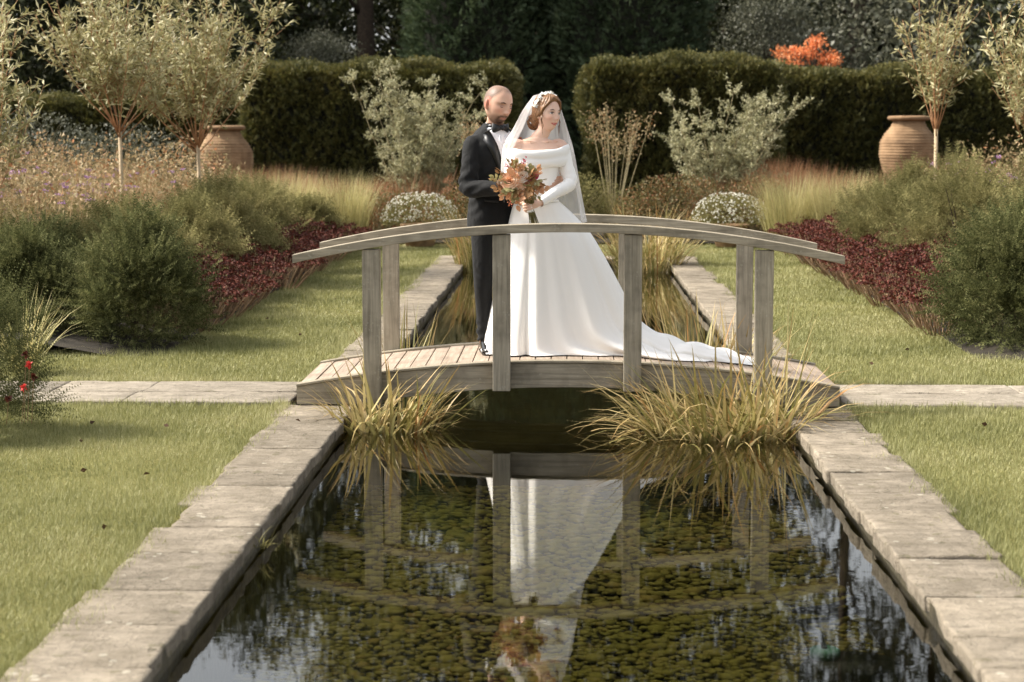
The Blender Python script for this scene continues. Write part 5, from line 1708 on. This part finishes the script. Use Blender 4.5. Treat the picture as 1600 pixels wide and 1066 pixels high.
# her left hand closed round the stems, back of the hand to the viewer
limb(bb, [(*bwL, 0.021), (-0.030, -0.285, 1.000, 0.027), (-0.055, -0.298, 0.994, 0.030), (-0.066, -0.300, 0.992, 0.024)], 10, 14)
for q in range(4):
    z_ = 1.018 - 0.0165 * q; dx = (0.0, -0.004, -0.002, 0.006)[q]
    finger(bb, [(-0.052, -0.312, z_), (-0.085 + dx, -0.330, z_ - 0.004), (-0.112 + dx, -0.318, z_ - 0.008), (-0.112 + dx, -0.290, z_ - 0.010)], 0.0082)
finger(bb, [(-0.035, -0.285, 1.02), (-0.055, -0.285, 1.045), (-0.085, -0.292, 1.05)], 0.0088)
# her right hand, behind the stems
limb(bb, [(*bwR, 0.021), (-0.118, -0.255, 1.02, 0.026), (-0.108, -0.268, 1.0, 0.026)], 8, 12)
for q in range(4):
    z_ = 1.0 - 0.014 * q
    finger(bb, [(-0.112, -0.27, z_), (-0.10, -0.285, z_ - 0.01), (-0.082, -0.288, z_ - 0.014), (-0.07, -0.275, z_ - 0.014)], 0.0078)
finger(bb, [(-0.118, -0.27, 1.02), (-0.11, -0.29, 1.03), (-0.095, -0.295, 1.03)], 0.0085)
me = remesh(bb, 0.0040, 2, 'body')
colour(me, skin_cols(co(me), BM_.inverted(), 'f'))
bbody = obj('body', me, M_SKIN, bride)
for sg in (-1, 1):
    e = MB().ell(hpt(BM_, sg * 0.0305, -0.0765, 0.002), (0.0135, 0.0085, 0.0066), 16, 10, BM_.to_3x3() @ Matrix.Rotation(sg * 0.18, 3, 'Z')).build('eye', M_EYEW, bbody, True)
    MB().ell(hpt(BM_, sg * 0.0305 - 0.0015, -0.0815, 0.0022), (0.0058, 0.0048, 0.0058), 12, 8, BM_.to_3x3()).build('iris', M_IRISEYE, e, True)
    MB().tube([hpt(BM_, sg * x_, y_, z_) for x_, y_, z_ in ((0.0175, -0.0835, 0.004), (0.025, -0.0865, 0.0085), (0.034, -0.086, 0.0092), (0.0455, -0.0775, 0.0055))], [0.0008, 0.0018, 0.002, 0.0012], 6).build('eyelashes', M_BROW, bbody, True)
    MB().tube([hpt(BM_, sg * x_, y_, z_) for x_, y_, z_ in ((0.015, -0.0885, 0.022), (0.030, -0.0885, 0.0275), (0.046, -0.078, 0.023))], [0.002, 0.0026, 0.0012], 6).build('eyebrow', M_BROW, bbody, True)
# hair: swept back from the brow into a low bun
P, F, d = head_grid(True)
ang = np.abs(np.arctan2(d[:, 0], -d[:, 1]))
x, y, z = P.T
hl = np.interp(ang, [0, 0.35, 0.7, 1.05, 1.3, 1.6, 2.1, 3.15], [0.079, 0.074, 0.058, 0.028, -0.012, -0.030, -0.062, -0.080])
m = smooth01(-0.002, 0.018, z - hl)
side = np.sin(ang)
N = unit(P / np.array([0.071, 0.092, 0.112]) ** 2)
strand = 0.0022 * np.sin(ang * 26 + z * 120) + 0.0014 * np.sin(ang * 47 - z * 200)
vol = 0.012 + 0.010 * smooth01(0.02, 0.1, z) + 0.008 * smooth01(0.9, 2.2, ang)
HP = P + N * ((vol + strand) * m - 0.004 * (1 - m))[:, None]
hb = MB().add(HP, [f for f in F if max(m[list(f)]) > 0])
hair = hb.build('hair', M_HAIRB, bride, True)
set_co(hair.data, xf(BM_, co(hair.data)))
bn_ = MB()
rh = np.random.default_rng(511)
c0 = Vector((0.0, 0.095, -0.045))
bn_.ell(tuple(c0), (0.052, 0.040, 0.044), 18, 12)
for k in range(16):
    a0 = rh.uniform(0, 6.28); t0 = rh.uniform(-0.7, 0.7)
    pts = [c0 + Vector((0.054 * math.cos(a0 + q * 0.35) * math.cos(t0 * q / 3), 0.030 + 0.012 * math.sin(q), 0.046 * math.sin(a0 + q * 0.35))) for q in range(6)]
    bn_.tube(pts, [0.006, 0.010, 0.011, 0.011, 0.009, 0.004], 7)
bn_.v = [tuple(BM_ @ Vector(p)) for p in bn_.v]
bn_.build('bun', M_HAIRB, hair, True)
# loose tendrils by the ears
td = MB()
for sg in (-1, 1):
    for k in range(3):
        td.tube([hpt(BM_, sg * 0.070, -0.030 + 0.006 * k, 0.0), hpt(BM_, sg * (0.076 + 0.004 * k), -0.034, -0.045), hpt(BM_, sg * 0.070, -0.046 + 0.008 * k, -0.080), hpt(BM_, sg * (0.078 - 0.004 * k), -0.038, -0.115 - 0.012 * k)], [0.003, 0.0022, 0.0016, 0.0008], 5)
td.build('tendril', M_HAIRB, hair, True)
# swept fringe locks over the brow
fr_ = MB()
for k in range(9):
    u = k / 8
    fr_.tube([hpt(BM_, -0.012 + 0.01 * u, -0.070 + 0.03 * u, 0.108 + 0.004 * u), hpt(BM_, -0.048, -0.072 + 0.03 * u, 0.078 + 0.010 * u), hpt(BM_, -0.074 - 0.004 * u, -0.040 + 0.02 * u, 0.034 + 0.012 * u), hpt(BM_, -0.080, -0.006 + 0.02 * u, -0.012)], [0.004, 0.008, 0.008, 0.004], 6)
    fr_.tube([hpt(BM_, -0.008 + 0.01 * u, -0.072 + 0.03 * u, 0.108 + 0.004 * u), hpt(BM_, 0.040, -0.078 + 0.03 * u, 0.082 + 0.008 * u), hpt(BM_, 0.070 + 0.004 * u, -0.046 + 0.02 * u, 0.040 + 0.012 * u), hpt(BM_, 0.078, -0.008 + 0.02 * u, -0.010)], [0.004, 0.008, 0.008, 0.004], 6)
fr_.build('fringe', M_HAIRB, hair, True)
# headpiece of white silk flowers
hp = MB()
rp = np.random.default_rng(515)
arc = [Vector((0.092 * math.sin(a), -0.004 + 0.03 * (1 - math.cos(a)), 0.020 + 0.114 * math.cos(a))) for a in np.linspace(R(-80), R(80), 25)]
hp.tube([tuple(BM_ @ p) for p in arc], 0.003, 6)
headpiece = hp.build('headpiece', M_PEARL, bride, True)
for k, p in enumerate(arc[1:-1]):
    for q in range(2):
        c = BM_ @ (p * (1.03 + 0.03 * rp.random()) + Vector((rp.normal() * 0.004, rp.normal() * 0.008 - 0.004, rp.normal() * 0.004)))
        nrm = (BM_.to_3x3() @ (p.normalized() + Vector((rp.normal() * 0.4, -0.4 + rp.normal() * 0.3, rp.normal() * 0.3)))).normalized()
        t1 = nrm.orthogonal().normalized(); t2 = nrm.cross(t1)
        fl = MB()
        sz = rp.uniform(0.013, 0.021)
        for w_ in range(5):
            a = w_ * 2 * math.pi / 5
            dr = t1 * math.cos(a) + t2 * math.sin(a); sd_ = nrm.cross(dr)
            fl.add([c, c + dr * sz * 0.6 + sd_ * sz * 0.32 + nrm * sz * 0.25, c + dr * sz * 1.1 + nrm * sz * 0.45, c + dr * sz * 0.6 - sd_ * sz * 0.32 + nrm * sz * 0.25], [(0, 1, 2, 3)])
        fl.ell(tuple(c + nrm * 0.002), (0.0028, 0.0028, 0.0028), 6, 4)
        fl.build('silk_flower', M_PEARL, headpiece)

# ---- dress
bod = MB().loft([ring(*BF(0, oy, 0)[:2], z, rx, ry, 48, 2.2, BYAW, bu) for z, rx, ry, oy, bu in ((0.985, 0.142, 0.112, 0, 0), (1.03, 0.130, 0.102, 0, 0), (1.09, 0.126, 0.099, 0, 0), (1.16, 0.137, 0.106, 0, 0.006), (1.22, 0.150, 0.112, 0, 0.008), (1.27, 0.160, 0.112, 0, 0.006), (1.315, 0.166, 0.100, 0.0, 0.0), (1.335, 0.166, 0.092, 0.004, 0.0))], cap=False)
bod.build('bodice', M_SATIN, bride, True)
for sh, el, wr in ((bsR, beR, bwR), (bsL, beL, bwL)):
    top = tuple(sh[i] * 0.86 + el[i] * 0.14 for i in range(3))
    mid = tuple(sh[i] * 0.48 + el[i] * 0.52 for i in range(3))
    m2 = tuple(el[i] * 0.5 + wr[i] * 0.5 for i in range(3))
    S = spline([(*top, 0.056), (*mid, 0.050), (*el, 0.046), (*m2, 0.038), (*wr, 0.0285)], 40)
    mb = MB().tube([tuple(p[:3]) for p in S], [p[3] + 0.0022 * math.sin(k * 1.5) * math.exp(-((k - 20) / 9) ** 2) for k, p in enumerate(S)], 20, cap=False)
    sl = mb.build('sleeve', M_SATIN, bride, True)
    MB().tube([tuple(S[-3][:3]), tuple(S[-1][:3])], [0.0295, 0.0295], 20, cap=False).build('cuff', M_SATIN, sl, True)
rings_ = []
nn_ = 72
for pr_, pz in ((-0.020, -0.012), (-0.008, 0.002), (0.004, -0.002), (0.009, -0.022), (0.010, -0.045), (0.006, -0.060), (0.013, -0.074), (0.014, -0.098), (0.008, -0.122), (-0.002, -0.126), (-0.03, -0.118)):
    rr_ = []
    for k in range(nn_):
        a = 2 * math.pi * k / nn_
        c, s_ = math.cos(a), math.sin(a)
        rx, ry = 0.214 + pr_, (0.128 if s_ < 0 else 0.105) + pr_
        x_ = rx * math.copysign(abs(c) ** 0.9, c); y_ = ry * math.copysign(abs(s_) ** 0.9, s_)
        z_ = 1.352 + pz + 0.016 * abs(c) ** 3 - 0.014 * (1 - abs(c)) * (1 if s_ < 0 else 0.2) + 0.014 * c
        if pz < -0.05: z_ -= 0.022 * c * c - 0.010
        z_ += 0.003 * math.sin(a * 7 + pz * 60)
        rr_.append(BF(x_, y_, z_))
    rings_.append(rr_)
MB().loft(rings_, cap=False).build('collar', M_SATIN, bride, True)
# skirt with train: four guiding profiles (right, back, left, front), each (reach, height)
PR = [(0.130, 1.015), (0.168, 0.98), (0.235, 0.92), (0.345, 0.80), (0.430, 0.66), (0.515, 0.50), (0.585, 0.36), (0.650, 0.235), (0.735, 0.16), (0.86, 0.11), (1.05, 0.075), (1.27, 0.05), (1.47, 0.012)]
PL = [(0.130, 1.015), (0.160, 0.98), (0.178, 0.92), (0.205, 0.80), (0.230, 0.66), (0.262, 0.50), (0.292, 0.36), (0.322, 0.22), (0.345, 0.12), (0.36, 0.06), (0.365, 0.03), (0.368, 0.012), (0.370, 0.004)]
PF = [(0.104, 1.015), (0.122, 0.98), (0.135, 0.92), (0.160, 0.80), (0.185, 0.66), (0.212, 0.50), (0.235, 0.36), (0.258, 0.22), (0.272, 0.12), (0.280, 0.06), (0.285, 0.03), (0.29, 0.012), (0.292, 0.004)]
PB = [(0.106, 1.015), (0.135, 0.98), (0.160, 0.92), (0.200, 0.80), (0.235, 0.66), (0.275, 0.50), (0.31, 0.36), (0.345, 0.22), (0.37, 0.12), (0.39, 0.06), (0.40, 0.03), (0.405, 0.012), (0.408, 0.004)]
ns, na = 96, 220
SP = [spline(p, ns) for p in (PR, PL, PF, PB)]
rings_ = []
zd0 = zdeck(BX_)
for i in range(ns + 1):
    rr_ = []
    t = i / ns
    for k in range(na):
        a = 2 * math.pi * k / na
        c, s_ = math.cos(a), math.sin(a)
        A = SP[0][i] if c > 0 else SP[1][i]
        B = SP[2][i] if s_ < 0 else SP[3][i]
        fold = (0.085 * (abs(math.sin(a * 5.5 + 0.5 + 0.15 * math.sin(t * 5))) ** 0.8 - 0.6) + 0.040 * (abs(math.sin(a * 9.5 + 1.2)) - 0.6) + 0.010 * math.sin(a * 23)) * t ** 1.3 * min(1, (1 - t) * 8 + 0.75)
        if c > 0.5: fold *= 1.3
        rx, ry = A[0] * (1 + fold * 0.9), B[0] * (1 + fold * 3.2)
        x_, y_ = rx * c, ry * s_
        z_ = A[1] * c * c + B[1] * s_ * s_
        # the train lies rumpled on the boards
        lie = smooth01(0.55, 0.9, x_)
        z_ += lie * smooth01(0.0, 0.06, z_) * (0.014 * math.sin(x_ * 9 + y_ * 21) + 0.010 * math.sin(x_ * 23 - y_ * 27))
        if x_ > 0.5: y_ *= 1 + 0.25 * smooth01(0.5, 1.0, x_)
        X_ = BX_ + x_
        z_ = max(z_, 0.006) + (zdeck(min(X_, 1.6)) - zd0)  * smooth01(0.35, 0.0, z_)
        rr_.append((x_ - 0.03, y_ + 0.02, z_))
    rings_.append(rr_)
MB().loft(rings_, cap=False).build('skirt', M_SATIN, bride, True)
MB().loft([ring(*BF(0, 0, 0)[:2], z, r1, r2, 48, 2.2, BYAW) for z, r1, r2 in ((0.998, 0.146, 0.116), (1.0, 0.148, 0.118), (1.012, 0.147, 0.117), (1.014, 0.14, 0.11))], cap=False).build('waistband', M_SATIN, bride, True)
# ---- veil
VC = [[(-0.040, -0.030, 1.690), (-0.075, -0.055, 1.61), (-0.115, -0.085, 1.50), (-0.165, -0.115, 1.39), (-0.20, -0.13, 1.29), (-0.215, -0.12, 1.14)],
      [(-0.055, 0.030, 1.700), (-0.125, 0.01, 1.60), (-0.185, -0.02, 1.48), (-0.238, -0.06, 1.38), (-0.252, -0.06, 1.28), (-0.262, -0.02, 1.02)],
      [(0.000, 0.075, 1.712), (-0.055, 0.13, 1.60), (-0.10, 0.17, 1.42), (-0.12, 0.18, 1.25), (-0.13, 0.22, 1.0), (-0.14, 0.27, 0.78)],
      [(0.055, 0.080, 1.712), (0.075, 0.14, 1.59), (0.085, 0.19, 1.42), (0.10, 0.20, 1.25), (0.13, 0.25, 1.0), (0.16, 0.30, 0.75)],
      [(0.085, 0.055, 1.700), (0.125, 0.075, 1.59), (0.165, 0.10, 1.45), (0.200, 0.115, 1.32), (0.245, 0.15, 1.06), (0.285, 0.18, 0.84)],
      [(0.092, 0.010, 1.685), (0.122, 0.020, 1.60), (0.160, 0.05, 1.46), (0.185, 0.07, 1.33), (0.225, 0.09, 1.08), (0.262, 0.11, 0.88)]]
rows = [spline(c, 40) for c in VC]
VV = []
nu_ = 90
for j in range(41):
    cr_ = spline([tuple(r[j]) for r in rows], nu_)
    for i in range(nu_ + 1):
        u = i / nu_
        w_ = j / 40
        rip = (0.010 * math.sin(u * 46) + 0.006 * math.sin(u * 83 + 1)) * (0.15 + 0.85 * w_)
        p = cr_[i]
        ctr = np.array([0.0, 0.02, p[2]])
        dn = unit(p - ctr)
        q = p + dn * rip
        if j == 40: q[2] += 0.012 * math.sin(u * 40)
        VV.append(q)
VF = [(j * (nu_ + 1) + i, j * (nu_ + 1) + i + 1, (j + 1) * (nu_ + 1) + i + 1, (j + 1) * (nu_ + 1) + i) for j in range(40) for i in range(nu_)]
MB().add(VV, VF).build('veil', M_VEIL, bride, True)

# =============================== bouquet held by the bride
bq = thing('bouquet', 'autumn bouquet with peach rose, rust leaves and white ribbon in her hand', 'bouquet', (BX_ - 0.095, BY_ - 0.305, zdeck(BX_) + 0.86))
rq = np.random.default_rng(520)
BC = Vector((-0.045, -0.035, 0.275))
M_PEACH = m_leaf('peach_petal', [(0, lin(236, 180, 138)), (0.6, lin(246, 204, 166)), (1, lin(250, 222, 192))], 0.25, 0.55, 5, 0.1)
M_BQLEAF = m_leaf('autumn_bouquet_leaf', [(0, lin(96, 92, 54)), (0.35, lin(140, 124, 78)), (0.6, lin(168, 126, 84)), (0.8, lin(190, 128, 84)), (1, lin(126, 78, 50))], 0.3, 0.5, 5, 0.1)
M_BQSAGE = m_leaf('sage_bouquet_leaf', [(0, lin(104, 104, 66)), (0.5, lin(146, 140, 96)), (1, lin(182, 168, 124))], 0.3, 0.5, 5, 0.1)
M_BQAPR = m_leaf('apricot_leaf', [(0, lin(170, 112, 74)), (0.5, lin(206, 154, 114)), (1, lin(232, 190, 152))], 0.3, 0.5, 5, 0.1)
M_BQPINK = m_leaf('pink_bloom', [(0, lin(166, 40, 70)), (1, lin(206, 84, 104))], 0.2, 0.6, 5, 0.1)
M_BQCREAM = m_leaf('cream_bloom', [(0, lin(238, 206, 180)), (0.5, lin(244, 226, 204)), (1, lin(236, 226, 210))], 0.25, 0.6, 5, 0.1)
M_BQSTEM = m_plain('cut_stems', lin(112, 104, 62), 0.7, 0.3, 30)
def bq_pos(dx, dz, dy=0.0):
    return BC + Vector((dx, dy, dz))
def rose(c, r, mat, nrm, seed):
    rr = np.random.default_rng(seed)
    nrm = Vector(nrm).normalized(); t1 = nrm.orthogonal().normalized(); t2 = nrm.cross(t1)
    mb = MB()
    for lay in range(5):
        npet = 3 + lay
        for k in range(npet):
            a = 2 * math.pi * (k + 0.4 * lay) / npet + rr.normal() * 0.1
            rad = r * (0.16 + 0.19 * lay); op = 0.15 + 0.22 * lay
            rows_ = []
            for v_ in range(4):
                w = v_ / 3
                rw = []
                for u_ in range(5):
                    b = a + (u_ / 4 - 0.5) * (2.6 - 0.28 * lay)
                    q = rad * (0.55 + 0.45 * w) + r * op * w * w * 0.6
                    hgt = r * (1.0 - 0.17 * lay) * (w * 0.95) - r * 0.1 * abs(u_ - 2) * w * 0.5
                    rw.append(c + (t1 * math.cos(b) + t2 * math.sin(b)) * q + nrm * (hgt - r * 0.35))
                rows_.append(rw)
            VV_ = [p for r_ in rows_ for p in r_]
            mb.add(VV_, [(i * 5 + j, i * 5 + j + 1, (i + 1) * 5 + j + 1, (i + 1) * 5 + j) for i in range(3) for j in range(4)])
    return mb
rose(bq_pos(-0.060, 0.020, -0.11), 0.040, M_PEACH, (-0.2, -1, 0.35), 1).build('rose', M_PEACH, bq, True)
rose(bq_pos(0.015, 0.055, -0.10), 0.036, M_BQCREAM, (0.1, -1, 0.5), 2).build('rose', M_BQCREAM, bq, True)
rose(bq_pos(0.085, 0.060, -0.07), 0.030, M_BQPINK, (0.4, -1, 0.5), 3).build('rose', M_BQPINK, bq, True)
rose(bq_pos(0.005, 0.005, -0.11), 0.030, M_PEACH, (0.2, -1, 0.1), 4).build('rose', M_PEACH, bq, True)
rose(bq_pos(0.045, 0.025, -0.10), 0.028, M_RUST, (0.3, -1, 0.2), 5).build('rose', M_RUST, bq, True)
rose(bq_pos(-0.005, -0.060, -0.09), 0.028, M_BQCREAM, (0, -1, -0.3), 6).build('rose', M_BQCREAM, bq, True)
def spray(pos, dr, n, ln, ll, lw_, mat, name):
    """a sprig: thin stem with paired leaves"""
    dr = Vector(dr).normalized()
    b = Vector((0.04, 0.0, 0.12))
    mb = MB().tube([b, pos, pos + dr * ln], [0.0025, 0.002, 0.001], 5)
    s1 = dr.orthogonal().normalized(); s1 = Matrix.Rotation(rq.uniform(0, 6.28), 3, dr) @ s1
    sp = mb.build('twig', M_BQSTEM, bq)
    for k in range(n):
        u = k / max(1, n - 1)
        p = pos + dr * ln * u
        for sg in (-1, 1):
            dd = (dr * 0.7 + s1 * sg * 0.8 + Vector((rq.normal(), rq.normal(), rq.normal())) * 0.2).normalized()
            if k == n - 1 and sg > 0: dd = dr
            sd_ = dd.cross(s1.cross(dr)).normalized(); 
            if sd_.length < 0.1: sd_ = dd.orthogonal().normalized()
            up_ = sd_.cross(dd)
            l_, w_ = ll * rq.uniform(0.8, 1.15), lw_ * rq.uniform(0.8, 1.15)
            lm = MB().add([p, p + dd * l_ * 0.3 + sd_ * w_ * 0.45 + up_ * 0.003, p + dd * l_ * 0.7 + sd_ * w_ * 0.42 + up_ * 0.003, p + dd * l_, p + dd * l_ * 0.7 - sd_ * w_ * 0.42 + up_ * 0.003, p + dd * l_ * 0.3 - sd_ * w_ * 0.45 + up_ * 0.003, p + dd * l_ * 0.5], [(0, 1, 6), (1, 2, 6), (2, 3, 6), (3, 4, 6), (4, 5, 6), (5, 0, 6)])
            lm.build('leaf', mat, sp)
for k in range(44):
    a = 2 * math.pi * k * 0.618 + rq.normal() * 0.15
    rr = rq.uniform(0.15, 0.85)
    pos = bq_pos(0.155 * rr * math.cos(a), 0.115 * rr * math.sin(a), -0.05 - 0.07 * (1 - rr))
    spray(pos, (math.cos(a), -0.35 + rq.normal() * 0.3, 0.85 * math.sin(a) + 0.1), 3, 0.05, 0.040, 0.029, (M_BQLEAF, M_BQSAGE, M_BQAPR)[k % 3], 'leaf')
# berries and small blossom clusters
for k in range(30):
    a = rq.uniform(0, 6.28); rr = math.sqrt(rq.random())
    c = bq_pos(0.13 * rr * math.cos(a), 0.10 * rr * math.sin(a), -0.075 - 0.03 * (1 - rr))
    P = np.array(c) + rq.normal(size=(22, 3)) * 0.013
    Vq, qq = leaves(P, unit(rdir(22, rq) + np.array([0, -0.8, 0])), 0.017, 0.014, rq)
    obj('blossom', np_mesh('blossom', Vq, None, qq), (M_PEACH, M_BQCREAM, M_RUST, M_PEACH, M_BQAPR)[k % 5], bq)
for (dx, dz, mt) in ((-0.085, 0.125, M_BQPINK), (0.035, 0.150, M_BQPINK), (-0.045, 0.11, M_REDFL), (0.10, 0.04, M_BQPINK), (-0.055, -0.135, M_RUST)):
    P = np.array([bq_pos(dx * (0.7 + 0.3 * u), dz * (0.72 + 0.36 * u), -0.04) for u in rq.random(30)]) + rq.normal(size=(30, 3)) * 0.006
    Vq, qq = leaves(P, unit(rdir(30, rq) + np.array([0, -0.3, 0.5])), 0.014, 0.009, rq)
    obj('plume', np_mesh('plume', Vq, None, qq), mt, bq)
for k in range(14):
    a = k * 2.4; rr = 0.011 * math.sqrt(k / 14 * 2)
    x0, y0 = rr * math.cos(a), rr * math.sin(a)
    MB().tube([(0.02 + x0 * 0.9, y0 * 0.9, 0.2), (0.02 + x0, y0, 0.13), (0.052 + x0 * 2.2, y0 * 2.2 - 0.005, -0.005 + rq.normal() * 0.008)], [0.003, 0.0032, 0.0030], 6).build('stem', M_BQSTEM, bq, True)
MB().lathe([(0.020, 0.085), (0.022, 0.09), (0.023, 0.13), (0.022, 0.19), (0.020, 0.2)], 20, (0.024, 0, 0)).build('ribbon', M_SATIN, bq, True)
